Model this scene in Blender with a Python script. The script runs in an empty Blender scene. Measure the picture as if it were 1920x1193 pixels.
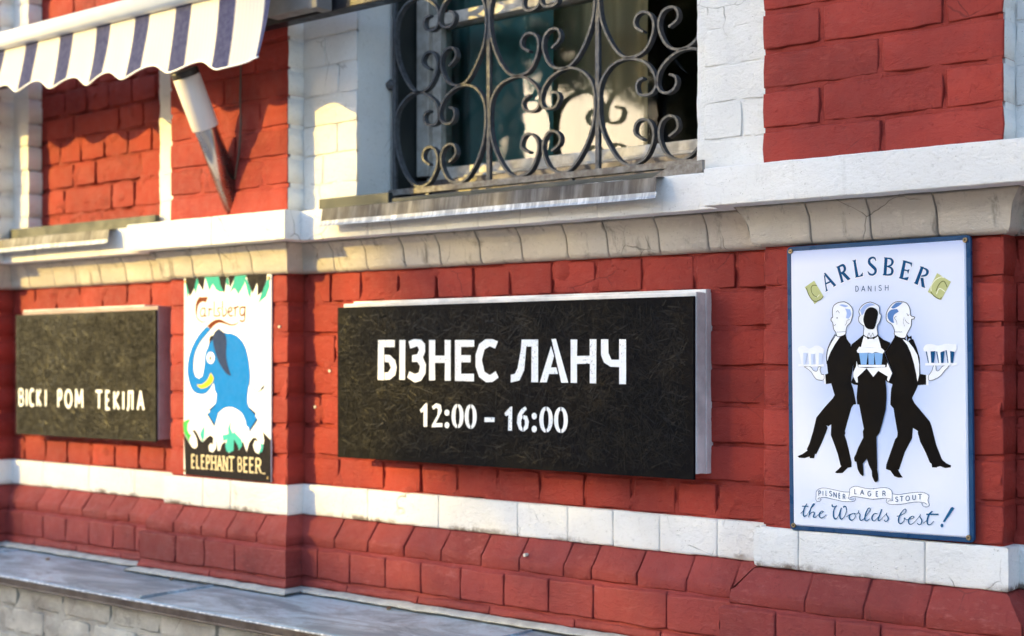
import bpy, bmesh, math, random
from mathutils import Vector, Matrix, noise
from mathutils.geometry import tessellate_polygon
R = math.radians
scn = bpy.context.scene
col = scn.collection
random.seed(7)
# ---------------------------------------------------------------- camera
cam_d = bpy.data.cameras.new('camera'); cam = bpy.data.objects.new('camera', cam_d); col.objects.link(cam)
cam.location = (0, -2.775, 1.5); cam.rotation_euler = (R(90), 0, R(39.546))
cam_d.sensor_width = 36; cam_d.lens = 50.0; cam_d.shift_y = 0.0368
cam_d.clip_start = .05; cam_d.clip_end = 2000
cam_d.dof.use_dof = True; cam_d.dof.focus_distance = 2.98; cam_d.dof.aperture_fstop = 2.8; cam_d.dof.aperture_blades = 7
scn.camera = cam
# ---------------------------------------------------------------- sky, sun, exposure
SUN = Vector((-.88, -1, .37)).normalized()
world = bpy.data.worlds.new('World'); scn.world = world; world.use_nodes = True
wn = world.node_tree; wn.nodes.clear()
sky = wn.nodes.new('ShaderNodeTexSky'); sky.sky_type = 'NISHITA'; sky.sun_disc = False
sky.sun_elevation = math.asin(SUN.z); sky.sun_rotation = math.atan2(SUN.x, SUN.y) % (2*math.pi)
sky.air_density = .95; sky.dust_density = 1.2; sky.ozone_density = 1.0
bgn = wn.nodes.new('ShaderNodeBackground'); bgn.inputs[1].default_value = .15
wo = wn.nodes.new('ShaderNodeOutputWorld')
wn.links.new(sky.outputs[0], bgn.inputs[0]); wn.links.new(bgn.outputs[0], wo.inputs[0])
sl = bpy.data.lights.new('sun', 'SUN'); sl.energy = 2.0; sl.angle = R(.53); sl.color = (.86, .60, .14)
so = bpy.data.objects.new('sun', sl); col.objects.link(so); so.rotation_euler = (-SUN).to_track_quat('-Z', 'Y').to_euler()
so.location = (-8, -9, 8)
scn.view_settings.view_transform = 'Standard'; scn.view_settings.look = 'None'
scn.view_settings.exposure = 2.2; scn.view_settings.gamma = 1; scn.view_settings.use_curve_mapping = False
# ---------------------------------------------------------------- helpers
def link(name, me, parent=None, mats=(), loc=None, label=None, cat=None, group=None, kind=None):
    o = bpy.data.objects.new(name, me); col.objects.link(o)
    if me is not None and mats:
        for m in (mats if isinstance(mats, (list, tuple)) else [mats]):
            if m.name not in [q.name for q in me.materials if q]: me.materials.append(m)
    if parent: o.parent = parent
    if loc is not None: o.location = loc
    for k_, v in (('label', label), ('category', cat), ('group', group), ('kind', kind)):
        if v: o[k_] = v
    return o
def mesh(name, vs, fs, smooth=True, mi=None):
    me = bpy.data.meshes.new(name); me.from_pydata(vs, [], fs); me.update()
    if smooth: me.polygons.foreach_set('use_smooth', [True]*len(me.polygons))
    if mi: me.polygons.foreach_set('material_index', mi)
    return me
def n3(x, y, z, s=1.0): return noise.noise(Vector((x*s, y*s, z*s)))
class MB:
    """collects simple solids into one mesh"""
    def __init__(s): s.v = []; s.f = []
    def box(s, x0, x1, y0, y1, z0, z1, b=0.0):
        bm = bmesh.new(); bmesh.ops.create_cube(bm, size=1)
        for v in bm.verts: v.co = Vector((x0 if v.co.x < 0 else x1, y0 if v.co.y < 0 else y1, z0 if v.co.z < 0 else z1))
        if b: bmesh.ops.bevel(bm, geom=bm.edges[:], offset=b, segments=2, affect='EDGES', profile=.6)
        s.addbm(bm); return s
    def addbm(s, bm, M=None):
        if M: bm.transform(M)
        bm.verts.index_update(); k = len(s.v)
        s.v += [tuple(v.co) for v in bm.verts]; s.f += [tuple(k+v.index for v in f.verts) for f in bm.faces]; bm.free()
    def tube(s, pts, r, n=10, caps=True):
        rr = r if isinstance(r, (list, tuple)) else [r]*len(pts); k0 = len(s.v); P = [Vector(p) for p in pts]
        for i, p in enumerate(P):
            t = (P[min(i+1, len(P)-1)]-P[max(i-1, 0)]).normalized(); up = Vector((0, 0, 1)) if abs(t.z) < .9 else Vector((1, 0, 0))
            a = t.cross(up).normalized(); b = t.cross(a)
            for j in range(n):
                q = p+(a*math.cos(2*math.pi*j/n)+b*math.sin(2*math.pi*j/n))*rr[i]; s.v.append(tuple(q))
        for i in range(len(P)-1):
            for j in range(n):
                a0 = k0+i*n+j; a1 = k0+i*n+(j+1) % n; s.f.append((a0, a1, a1+n, a0+n))
        if caps: s.f.append(tuple(k0+j for j in range(n))); s.f.append(tuple(k0+(len(P)-1)*n+j for j in range(n-1, -1, -1)))
        return s
    def flat(s, pts, t, d, y0, y1):
        """flat bar: polyline pts (x,z), in-plane thickness t, from y0 to y1"""
        n = len(pts); k0 = len(s.v)
        for i, (x, z) in enumerate(pts):
            a = pts[max(i-1, 0)]; b = pts[min(i+1, n-1)]; dx, dz = b[0]-a[0], b[1]-a[1]; L = math.hypot(dx, dz) or 1
            nx, nz = -dz/L*t/2, dx/L*t/2
            s.v += [(x+nx, y0, z+nz), (x-nx, y0, z-nz), (x-nx, y1, z-nz), (x+nx, y1, z+nz)]
        for i in range(n-1):
            for j in range(4):
                a0 = k0+i*4+j; a1 = k0+i*4+(j+1) % 4; s.f.append((a0, a0+4, a1+4, a1))
        s.f += [(k0, k0+1, k0+2, k0+3), (k0+4*n-1, k0+4*n-2, k0+4*n-3, k0+4*n-4)]
        return s
    def build(s, name, mat, parent=None, smooth=False, **kw):
        o = link(name, mesh(name, s.v, s.f, smooth), parent, mat, **kw)
        bm = bmesh.new(); bm.from_mesh(o.data); bmesh.ops.recalc_face_normals(bm, faces=bm.faces); bm.to_mesh(o.data); bm.free()
        return o
def empty(name, loc, label=None, cat=None, parent=None, group=None):
    o = bpy.data.objects.new(name, None); col.objects.link(o); o.location = loc; o.empty_display_size = .1
    if parent: o.parent = parent
    if label: o['label'] = label
    if cat: o['category'] = cat
    if group: o['group'] = group
    return o
# ---------------------------------------------------------------- materials
class NT:
    def __init__(s, name):
        s.m = bpy.data.materials.new(name); s.m.use_nodes = True; s.t = s.m.node_tree; s.t.nodes.clear()
        s.out = s.n('ShaderNodeOutputMaterial'); s.b = s.n('ShaderNodeBsdfPrincipled'); s.l(s.b.outputs[0], s.out.inputs[0])
        s.geo = s.n('ShaderNodeNewGeometry'); s.P = s.geo.outputs['Position']; s.oi = None
    def n(s, t, **kw):
        a = s.t.nodes.new(t)
        for k, v in kw.items(): setattr(a, k, v)
        return a
    def l(s, a, b): s.t.links.new(a, b)
    def put(s, sock, v):
        if hasattr(v, 'is_output') or isinstance(v, bpy.types.NodeSocket): s.l(v, sock)
        elif isinstance(v, tuple) and len(v) == 3 and sock.type == 'RGBA': sock.default_value = v+(1,)
        else: sock.default_value = v
    def math(s, op, a, b=0.0, c=0.0, clamp=False):
        m = s.n('ShaderNodeMath', operation=op); m.use_clamp = clamp
        for i, v in enumerate((a, b, c)): s.put(m.inputs[i], v)
        return m.outputs[0]
    def scale(s, vec, v3):
        m = s.n('ShaderNodeVectorMath', operation='MULTIPLY'); s.put(m.inputs[0], vec); m.inputs[1].default_value = v3; return m.outputs[0]
    def noise(s, sc, det=4, rough=.55, vec=None, dist=0.0):
        m = s.n('ShaderNodeTexNoise'); s.l(vec or s.P, m.inputs['Vector']); m.inputs['Scale'].default_value = sc
        m.inputs['Detail'].default_value = det; m.inputs['Roughness'].default_value = rough; m.inputs['Distortion'].default_value = dist
        return m.outputs[0]
    def voro(s, sc, feat='F1', vec=None, out='Distance', rnd=1.0):
        m = s.n('ShaderNodeTexVoronoi', feature=feat); s.l(vec or s.P, m.inputs['Vector']); m.inputs['Scale'].default_value = sc
        m.inputs['Randomness'].default_value = rnd; return m.outputs[out]
    def ramp(s, f, a, b, va=0.0, vb=1.0):
        m = s.n('ShaderNodeMapRange', interpolation_type='SMOOTHSTEP'); s.put(m.inputs[0], f)
        for i, v in enumerate((a, b, va, vb)): m.inputs[i+1].default_value = v
        return m.outputs[0]
    def mix(s, f, a, b, bt='MIX'):
        m = s.n('ShaderNodeMix', data_type='RGBA', blend_type=bt); s.put(m.inputs[0], f); s.put(m.inputs[6], a); s.put(m.inputs[7], b); return m.outputs[2]
    def bump(s, h, dist, nrm=None, strength=1.0):
        m = s.n('ShaderNodeBump'); m.inputs['Distance'].default_value = dist; m.inputs['Strength'].default_value = strength; s.put(m.inputs['Height'], h)
        if nrm is not None: s.l(nrm, m.inputs['Normal'])
        return m.outputs[0]
    def rnd(s):
        if not s.oi: s.oi = s.n('ShaderNodeObjectInfo')
        return s.oi.outputs['Random']
    def warp(s, amt, sc):
        m = s.n('ShaderNodeTexNoise'); s.l(s.P, m.inputs['Vector']); m.inputs['Scale'].default_value = sc; m.inputs['Detail'].default_value = 3
        a = s.n('ShaderNodeVectorMath', operation='SUBTRACT'); s.l(m.outputs['Color'], a.inputs[0]); a.inputs[1].default_value = (.5, .5, .5)
        b = s.n('ShaderNodeVectorMath', operation='SCALE'); s.l(a.outputs[0], b.inputs[0]); b.inputs['Scale'].default_value = amt
        c_ = s.n('ShaderNodeVectorMath', operation='ADD'); s.l(s.P, c_.inputs[0]); s.l(b.outputs[0], c_.inputs[1]); return c_.outputs[0]
    def done(s, color=None, rough=None, nrm=None, metal=None, spec=None):
        if color is not None: s.put(s.b.inputs['Base Color'], color)
        if rough is not None: s.put(s.b.inputs['Roughness'], rough)
        if nrm is not None: s.l(nrm, s.b.inputs['Normal'])
        if metal is not None: s.put(s.b.inputs['Metallic'], metal)
        if spec is not None: s.b.inputs['Specular IOR Level'].default_value = spec
        return s.m
def thick_paint(name, c1, c2, dust_light, grime_shade, grime_lo=.62, rough=.55, crack=.5, vary=.12, lump=.0009, spec=.16, streak=0, crust=None):
    s = NT(name)
    w = s.warp(.03, 14)
    base = s.mix(s.ramp(s.noise(5, 5), .35, .65), c1, c2)
    v = s.math('MULTIPLY_ADD', s.rnd(), vary, 1-vary/2)
    hs = s.n('ShaderNodeHueSaturation'); s.l(base, hs.inputs['Color']); s.l(v, hs.inputs['Value']); base = hs.outputs[0]
    brush = s.noise(40, 6, .68, s.scale(w, (1, 1, 2.6)))
    base = s.mix(s.math('MULTIPLY', s.ramp(brush, .50, .74, 0, .6), s.ramp(s.noise(6, 3), .4, .62)), base, dust_light); fine = s.noise(70, 8, .8)  # raised brush ridges coloured lighter to strengthen the paint relief
    base = s.mix(s.ramp(fine, .30, .46, .30, 0), base, grime_shade)  # hollows of the fine bump coloured darker, as painted shade
    base = s.mix(s.ramp(s.noise(9, 8, .7), grime_lo, grime_lo+.13, 0, .55), base, grime_shade)
    e = s.voro(7, 'DISTANCE_TO_EDGE', s.warp(.06, 9)); msk = s.ramp(s.noise(5.5, 4), .54, .64)
    ck = s.math('MULTIPLY', s.ramp(e, .003, .010, 1, 0), msk); ck = s.math('MULTIPLY', ck, crack)
    base = s.mix(ck, base, grime_shade)
    pit = s.math('MULTIPLY', s.ramp(s.voro(120), .06, .16, 1, 0), s.ramp(s.noise(16, 2), .52, .62))
    base = s.mix(s.math('MULTIPLY', pit, .8), base, grime_shade)
    if streak:
        sk = s.ramp(s.noise(21, 5, .7, s.scale(s.P, (1, 1, .10))), .56, .72, 0, streak); base = s.mix(sk, base, grime_shade)
    if crust:
        sx = s.n('ShaderNodeSeparateXYZ'); s.l(s.P, sx.inputs[0]); jz = s.math('MULTIPLY_ADD', s.noise(13, 6, .75), .034, sx.outputs[2])
        cr = s.math('MULTIPLY', s.ramp(jz, crust+.022, crust+.034, 1, 0), s.ramp(s.noise(38, 5, .7), .36, .54)); cr = s.math('MULTIPLY', cr, s.ramp(s.noise(4.5, 3, .6), .44, .60)); base = s.mix(s.math('MULTIPLY', cr, .9), base, (.15, .11, .085))
    n = s.bump(s.noise(34, 3, .5), lump)
    n = s.bump(fine, .0042, n)
    n = s.bump(brush, .0020, n)
    drip = s.noise(60, 2, .5, w); n = s.bump(s.ramp(drip, .60, .70), .0006, n)
    n = s.bump(s.math('SUBTRACT', 1.0, s.math('MAXIMUM', ck, pit)), .0012, n)
    return s.done(base, s.ramp(s.noise(30, 3), .3, .7, rough-.08, rough+.14), n, spec=spec)
M = {}
M['red'] = thick_paint('red_wall_paint', (.335, .044, .032), (.255, .034, .027), (.38, .075, .060), (.06, .014, .014), .66, vary=.24)
M['red_plinth'] = thick_paint('red_plinth_paint', (.28, .048, .042), (.22, .040, .036), (.38, .12, .11), (.09, .028, .028), .64, vary=.22)
M['white'] = thick_paint('white_wall_paint', (.80, .80, .78), (.74, .735, .71), (.84, .84, .83), (.20, .19, .165), .66, crack=.6, vary=.06)
M['cream'] = thick_paint('aged_bounce_lit_frieze_paint', (.56, .51, .44), (.47, .43, .385), (.66, .62, .56), (.17, .15, .13), .58, crack=.8, vary=.14, lump=.003, streak=.8)  # beige base carries warm light off the ground; streaks are dirt
M['white_band'] = thick_paint('white_band_paint', (.82, .82, .80), (.76, .755, .73), (.84, .84, .83), (.20, .19, .165), .64, crack=.7, vary=.06, crust=1.046)
M['white_slab'] = thick_paint('white_cornice_paint', (.84, .84, .83), (.79, .785, .77), (.86, .86, .85), (.25, .24, .21), .64, crack=.7, vary=.03, lump=.0004, streak=.20)
M['limewash'] = thick_paint('limewashed_brick', (.50, .49, .44), (.30, .28, .25), (.60, .59, .55), (.10, .09, .08), .56, crack=.6, vary=.35, lump=.003)
def simple(name, c1, c2=None, sc=12, rough=.5, metal=0.0, bsc=80, bd=.0004, spec=.5, rr=.12):
    s = NT(name); c2 = c2 or tuple(v*.8 for v in c1)
    return s.done(s.mix(s.ramp(s.noise(sc, 6, .65), .35, .65), c1, c2), s.ramp(s.noise(sc*2, 4), .3, .7, max(.03, rough-rr), rough+rr), s.bump(s.noise(bsc, 5, .6), bd), metal, spec)
M['mortar'] = simple('grey_mortar', (.42, .42, .40), (.30, .30, .29), 20, .85, bsc=90, bd=.0015)
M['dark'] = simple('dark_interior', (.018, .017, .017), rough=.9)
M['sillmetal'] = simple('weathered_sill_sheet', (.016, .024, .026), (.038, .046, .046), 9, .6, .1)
M['board'] = simple('grey_brown_sill_board', (.12, .095, .085), (.07, .06, .06), 14, .3)
M['frame'] = simple('weathered_white_window_frame', (.60, .58, .54), (.40, .37, .32), 24, .45, bsc=200)
M['iron'] = simple('grey_painted_iron', (.080, .086, .098), (.05, .052, .058), 50, .55, .0, bsc=400, bd=.0004)
M['ironlight'] = simple('dusty_grey_painted_iron', (.22, .21, .20), (.12, .10, .085), 45, .6, .0, bsc=300, bd=.0005)
M['blackiron'] = simple('black_painted_steel', (.012, .013, .017), rough=.42)
M['steel'] = simple('brushed_stainless_steel', (.60, .60, .59), (.52, .52, .52), 8, .24, 1.0, bsc=300, bd=.00008, rr=.05)
M['cap'] = simple('black_lamp_cap', (.035, .033, .03), rough=.4)
M['opal'] = simple('opal_lamp_diffuser', (.72, .68, .66), (.68, .64, .62), 6, .38, bd=.00005)
M['alu'] = simple('white_lacquered_aluminium', (.80, .80, .79), (.74, .74, .72), 6, .4, bd=.00008)
M['greyalu'] = simple('grey_lacquered_bracket', (.22, .21, .20), (.17, .16, .155), 10, .5)
M['cable'] = simple('brown_cable', (.10, .07, .055), rough=.6)
M['brass'] = simple('dull_brass_screw', (.30, .24, .15), (.16, .12, .08), 200, .4, .8)
M['plug'] = simple('pale_wall_plug', (.68, .64, .55), rough=.7)
M['trim'] = simple('worn_white_sign_box', (.74, .73, .72), (.46, .45, .45), 7, .5, bsc=60, bd=.0006)
M['trimshade'] = simple('shaded_sign_box_side', (.34, .25, .25), (.26, .18, .18), 12, .6)  # pinkish grey of the box side in shade, put into the colour
M['bluerim'] = simple('blue_enamel_rim', (.006, .045, .125), (.010, .06, .15), 14, .35, 0, bsc=30, bd=.0002, spec=.25)
M['poster_edge'] = simple('white_poster_sheet', (.86, .86, .86), (.84, .84, .85), 8, .55, bsc=9, bd=.0004)
M['asphalt'] = simple('asphalt', (.055, .055, .055), (.04, .04, .04), 30, .9, bsc=200, bd=.002)
M['paving'] = simple('pavement_slabs', (.42, .38, .33), (.33, .30, .27), 3, .85, bsc=90, bd=.001)
M['facade'] = simple('ochre_render', (.42, .30, .17), (.36, .26, .15), 1.5, .85)
M['facade2'] = simple('grey_green_render', (.16, .20, .18), (.13, .16, .15), 1.5, .85)
M['bark'] = simple('tree_bark', (.09, .07, .05), (.05, .04, .03), 12, .9, bsc=40, bd=.01)
M['leaf'] = simple('leaf_green', (.055, .09, .022), (.085, .10, .025), 3, .5)
M['darkpane'] = simple('far_window_pane', (.02, .025, .03), rough=.12)
def galvanised(name, dark, light, streak=26):
    s = NT(name); st = s.noise(streak, 6, .7, s.scale(s.P, (1, .25, .12)))
    cc = s.mix(s.ramp(st, .42, .66), dark, light)
    return s.done(cc, s.ramp(s.noise(12, 4), .3, .7, .38, .6), s.bump(st, .0003), .12, .3)
M['flash'] = galvanised('streaked_galvanised_flashing', (.030, .026, .028), (.12, .12, .125))
M['flashlip'] = galvanised('bright_galvanised_lip', (.28, .30, .33), (.60, .62, .65), 60)
def ledge_mat():
    s = NT('stained_galvanised_ledge'); a = s.noise(4.2, 9, .72, s.scale(s.P, (.7, 1.8, 1)), .8); b = s.noise(24, 8, .75)
    cc = s.mix(s.ramp(a, .40, .64), (.20, .26, .31), (.46, .60, .70)); cc = s.mix(s.ramp(b, .5, .66, 0, .7), cc, (.25, .27, .30))
    return s.done(cc, s.ramp(a, .3, .7, .52, .34), s.bump(s.noise(7, 4), .0015), .25)
M['ledge'] = ledge_mat(); M['ledgelip'] = simple('dark_brown_drip_edge', (.055, .042, .038), (.10, .085, .08), 20, .4, .4)
def board_mat(name, c1, c2, spec=.05):
    s = NT(name); bl = s.ramp(s.noise(7, 5, .65), .38, .62, .12, -.08)
    vc = s.voro(26, 'F1', s.warp(.04, 12), 'Color'); sep = s.n('ShaderNodeSeparateColor'); s.l(vc, sep.inputs[0])
    rot = s.n('ShaderNodeVectorRotate', rotation_type='Y_AXIS'); s.l(s.P, rot.inputs['Vector']); s.l(s.math('MULTIPLY', sep.outputs[0], 6.283), rot.inputs['Angle'])
    st = s.noise(150, 5, .7, s.scale(rot.outputs[0], (.16, 1, 1)))
    cc = s.mix(s.ramp(st, .5, .75), c1, c2)
    n = s.bump(s.voro(26, 'F1', s.warp(.04, 12)), .0012); n = s.bump(st, .0011, n)
    return s.done(cc, s.math('ADD', s.ramp(s.noise(70, 5, .7), .3, .7, .34, .66), bl), n, spec=spec)
M['osb'] = board_mat('black_painted_strand_board', (.0035, .0036, .0048), (.007, .007, .009))
M['osb2'] = board_mat('sheen_black_strand_board', (.005, .005, .0045), (.013, .0125, .011), .14); M['strand2'] = board_mat('sheen_wood_strands', (.005, .005, .0045), (.016, .015, .012), .15)  # left board's own copy, lighter and shinier for its sun sheen
M['strand'] = board_mat('black_painted_wood_strands', (.0032, .0034, .0046), (.009, .009, .0115), .11)
def worn_paint(name, c1, base, amt):
    s = NT(name)
    m1 = s.ramp(s.noise(260, 4, .7, s.scale(s.P, (1, 1, 1))), amt, amt+.05); big = s.ramp(s.noise(11, 2), .42, .62)
    f = s.math('MULTIPLY', m1, big)
    thin = s.ramp(s.noise(60, 5, .7, s.scale(s.P, (2.5, 1, .6))), .5, .75, 0, .22)
    return s.done(s.mix(thin, s.mix(f, c1, base), (.35, .36, .38)), .5, s.bump(s.noise(300, 3), .0003))
M['paint'] = worn_paint('stencilled_white_paint', (.80, .83, .86), (.02, .02, .02), .58)
M['paint2'] = worn_paint('white_letter_paint', (.82, .84, .85), (.10, .10, .10), .72)
def print_mat(name, c): return simple('print_'+name, c, tuple(v*.93 for v in c), 30, .6, bsc=12, bd=.0002, spec=.08)
PC = dict(white=(.86, .88, .93), black=(.006, .006, .009), hair=(.36, .48, .80), hairdark=(.10, .22, .50), pale=(.60, .69, .90), cup=(.22, .42, .74), navy=(.004, .07, .19), navy2=(.010, .10, .23),
  lime=(.52, .54, .24), olive=(.15, .16, .05), limelight=(.86, .87, .66), teal=(.035, .36, .31), green=(.06, .40, .10), aqua=(.05, .40, .38), dark=(.009, .008, .013), blue=(.0, .17, .55), ear=(.014, .035, .11),
  yellow=(.70, .55, .03), rust=(.15, .030, .008), cream=(.70, .60, .38))
for k_, v_ in PC.items(): M['p_'+k_] = print_mat(k_, v_)
M['p_black'] = simple('figure_black', (.0018, .0018, .003), rough=.45, spec=.08); M['p_paint'] = M['paint']; M['p_paint2'] = M['paint2']
def sheet_blue():
    s = NT('pale_blue_printed_sheet'); tc = s.n('ShaderNodeTexCoord'); sp = s.n('ShaderNodeSeparateXYZ'); s.l(tc.outputs['Object'], sp.inputs[0])
    x = s.math('ABSOLUTE', s.math('MULTIPLY', sp.outputs[0], 5.0)); z = s.math('ABSOLUTE', s.math('MULTIPLY', s.math('ADD', sp.outputs[2], .0), 3.6))
    r = s.math('SQRT', s.math('ADD', s.math('MULTIPLY', x, x), s.math('MULTIPLY', z, z)))
    cc = s.mix(s.ramp(r, .25, .95), (.42, .54, .84), (.70, .75, .88))
    cc = s.mix(s.ramp(sp.outputs[2], .255, .295, 0, .8), cc, (.40, .50, .80))
    return s.done(cc, .3, s.bump(s.noise(9, 3), .0006))
M['sheetblue'] = sheet_blue()
def fabric(name, striped):
    s = NT(name); sp = s.n('ShaderNodeSeparateXYZ'); s.l(s.P, sp.inputs[0])
    t = s.math('MULTIPLY', s.math('ADD', sp.outputs[0], 3.094+.1935*50), 1/.1935)
    fr = s.math('ABSOLUTE', s.math('SUBTRACT', s.math('FRACT', s.math('ADD', t, .5)), .5))
    blue = s.math('LESS_THAN', fr, .180); edge = s.math('MULTIPLY', s.math('GREATER_THAN', fr, .186), s.math('LESS_THAN', fr, .196))
    th = s.math('LESS_THAN', s.math('ABSOLUTE', s.math('SUBTRACT', s.math('FRACT', s.math('MULTIPLY', fr, 13.0)), .5)), .05)
    th = s.math('MULTIPLY', th, s.math('GREATER_THAN', fr, .25))
    cc = s.mix(s.math('MULTIPLY', th, .35), (.74, .73, .70), (.36, .38, .50)); cc = s.mix(edge, cc, (.10, .12, .26))
    cc = s.mix(blue, cc, s.mix(s.ramp(s.noise(60, 4), .3, .7), (.038, .046, .135), (.065, .073, .18)))
    n = s.bump(s.noise(900, 2), .0002); s.done(cc, .85, n, spec=.2)
    tr = s.n('ShaderNodeBsdfTranslucent'); s.put(tr.inputs[0], cc); mx = s.n('ShaderNodeMixShader'); mx.inputs[0].default_value = .22
    s.l(s.b.outputs[0], mx.inputs[1]); s.l(tr.outputs[0], mx.inputs[2]); s.l(mx.outputs[0], s.out.inputs[0]); return s.m
M['stripe'] = fabric('blue_white_striped_awning_cloth', True)
def cloth(name, c, tr_=.35):
    s = NT(name); s.done(s.mix(s.noise(5, 3, .5, s.scale(s.P, (6, 6, .2))), c, tuple(v*.7 for v in c)), .9, s.bump(s.noise(400, 2), .0003))
    tr = s.n('ShaderNodeBsdfTranslucent'); tr.inputs[0].default_value = c+(1,); mx = s.n('ShaderNodeMixShader'); mx.inputs[0].default_value = tr_
    s.l(s.b.outputs[0], mx.inputs[1]); s.l(tr.outputs[0], mx.inputs[2]); s.l(mx.outputs[0], s.out.inputs[0]); return s.m
M['curtain'] = cloth('teal_curtain', (.16, .42, .42)); M['curtain2'] = cloth('beige_curtain', (.75, .58, .34))
def glass_mat():
    s = NT('window_glass'); s.t.nodes.remove(s.b)
    g = s.n('ShaderNodeBsdfGlossy'); g.inputs['Roughness'].default_value = .03; t = s.n('ShaderNodeBsdfTransparent'); t.inputs[0].default_value = (.86, .92, .90, 1)
    fr = s.n('ShaderNodeFresnel'); fr.inputs[0].default_value = 1.5; mx = s.n('ShaderNodeMixShader')
    s.l(s.math('MULTIPLY', fr.outputs[0], 1.05, clamp=True), mx.inputs[0]); s.l(t.outputs[0], mx.inputs[1]); s.l(g.outputs[0], mx.inputs[2]); s.l(mx.outputs[0], s.out.inputs[0])
    nb = s.bump(s.noise(3.0, 2, .5, s.scale(s.P, (1, 1, .5))), .0035); s.l(nb, g.inputs['Normal']); return s.m
M['glass'] = glass_mat()
# ================================================================ THE BUILDING
PIL = -.06
bld = empty('brick_building', (0, 0, 0), 'painted brick building front with red panels, white cornice bands and a barred window', 'building')
JIT = random.Random(3)
def wnorm(o):
    w_ = o.modifiers.new('weighted_normal', 'WEIGHTED_NORMAL'); w_.weight = 80; w_.keep_sharp = False
def brick_mesh(w, h, dep, rj, b=.0024, nx=4, nz=2, amp=.0016, mi_l=0, mi_r=0):
    n1, n2 = nx+1, nz+1; v = []; f = []; mi = []; seed = rj.random()*100
    idx = {}
    for j in range(n2):
        for i in range(n1):
            x = -w/2+b+(w-2*b)*i/nx; z = -h/2+b+(h-2*b)*j/nz
            ed = (i in (0, nx)) or (j in (0, nz))
            x += n3(i*1.3, j*1.7, seed)*.0030; z += n3(i*1.37, j*2.1, seed+9)*.0038
            y = n3(i*.9, j*1.1, seed+5)*amp*1.6+(amp*.5 if ed else 0)
            if i in (0, nx) and j in (0, nz): x *= 1-.0008/(w/2); z *= 1-.03; y += .0006
            idx[i, j] = len(v); v.append((x, y, z))
    per = [(i, 0) for i in range(nx)]+[(nx, j) for j in range(nz)]+[(i, nz) for i in range(nx, 0, -1)]+[(0, j) for j in range(nz, 0, -1)]
    r1 = []; r2 = []
    for (i, j) in per:
        x, y, z = v[idx[i, j]]; dx = (-1 if i == 0 else 1 if i == nx else 0); dz = (-1 if j == 0 else 1 if j == nz else 0)
        q = b*(.75 if dx and dz else 1)
        r1.append(len(v)); v.append((x+dx*q, b*.9+y*.3, z+dz*q))
    for k, (i, j) in enumerate(per):
        x, y, z = v[r1[k]]; r2.append(len(v)); v.append((x, dep, z))
    for j in range(nz):
        for i in range(nx): f.append((idx[i, j], idx[i+1, j], idx[i+1, j+1], idx[i, j+1])); mi.append(0)
    n = len(per)
    for k in range(n):
        a = idx[per[k]]; c_ = idx[per[(k+1) % n]]; side = 0
        if per[k][0] == nx and per[(k+1) % n][0] == nx: side = mi_r
        if per[k][0] == 0 and per[(k+1) % n][0] == 0: side = mi_l
        f.append((a, r1[k], r1[(k+1) % n], c_)); mi.append(0)
        f.append((r1[k], r2[k], r2[(k+1) % n], r1[(k+1) % n])); mi.append(side)
    return mesh('brick', v, f, True, mi)
def mortar(name, x0, x1, z0, z1, y, mat, parent=bld, rec=.0062, amp=.0125, st=.018, sz=.008):
    nx = max(2, int((x1-x0)/st)); nz = max(2, int((z1-z0)/sz)); v = []; f = []
    for j in range(nz+1):
        for i in range(nx+1):
            x = x0+(x1-x0)*i/nx; z = z0+(z1-z0)*j/nz
            v.append((x, y+rec+(n3(x, y, z, 19)+.6*n3(x, y+3, z, 55))*amp, z))
    for j in range(nz):
        for i in range(nx): a = j*(nx+1)+i; f.append((a, a+1, a+nx+2, a+nx+1))
    return link(name, mesh(name, v, f), parent, mat)
def courses(parent, x0, x1, zs, joints, y, mat, gap=.0082, dep=.10, side_l=None, side_r=None, name='brick', tilt=0.0, b=.0036, amp=.0014):
    for k in range(len(zs)-1):
        za, zb = sorted((zs[k], zs[k+1])); js = sorted([j for j in joints[k % len(joints)] if x0+.02 < j < x1-.02]); xs = [x0]+js+[x1]
        for i in range(len(xs)-1):
            gl = 0 if i == 0 else gap/2; gr = 0 if i == len(xs)-2 else gap/2
            g = gap*(.8+.5*JIT.random())
            a, b_ = xs[i]+gl, xs[i+1]-gr; w = b_-a; h = zb-za-g
            me = brick_mesh(w, h, dep, JIT, b=b, nx=max(3, min(8, int(w/.032))), amp=amp, mi_l=1 if (side_l and i == 0) else 0, mi_r=1 if (side_r and i == len(xs)-2) else 0)
            xm = (a+b_)/2
            o = link(name, me, parent, None, (xm, y+JIT.uniform(-.0012, .0016), (za+zb)/2+JIT.uniform(-.001, .001)))
            o.rotation_euler = (JIT.uniform(-.006, .006), JIT.uniform(-.004, .004)-tilt, JIT.uniform(-.004, .004))
            me.materials.append(mat); wnorm(o)
            if side_l or side_r: me.materials.append(side_l or side_r)
def alt(x0, x1, n, L=.265, H=.135, first=0):
    """stretcher/header alternating joints for n courses"""
    out = []
    for k in range(n):
        if (k+first) % 2: js = [x0+H+i*L for i in range(int((x1-x0)/L)+1)]
        else: js = [x0+L+i*L for i in range(int((x1-x0)/L)+1)]
        out.append([j+JIT.uniform(-.006, .006) for j in js if j < x1-.05])
    return out
ZU = [1.904, 1.987, 2.071, 2.155, 2.239, 2.322, 2.406, 2.49, 2.574, 2.658, 2.742, 2.826]
ZL = [1.735-i*.0867 for i in range(8)]; ZL[-1] = 1.130
XL0, XL1, XR0, XR1 = -3.6135, -3.0705, -1.5393, -1.0127     # pilaster edges
NL, NR = -4.50, -3.729                                        # niche edges
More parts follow.
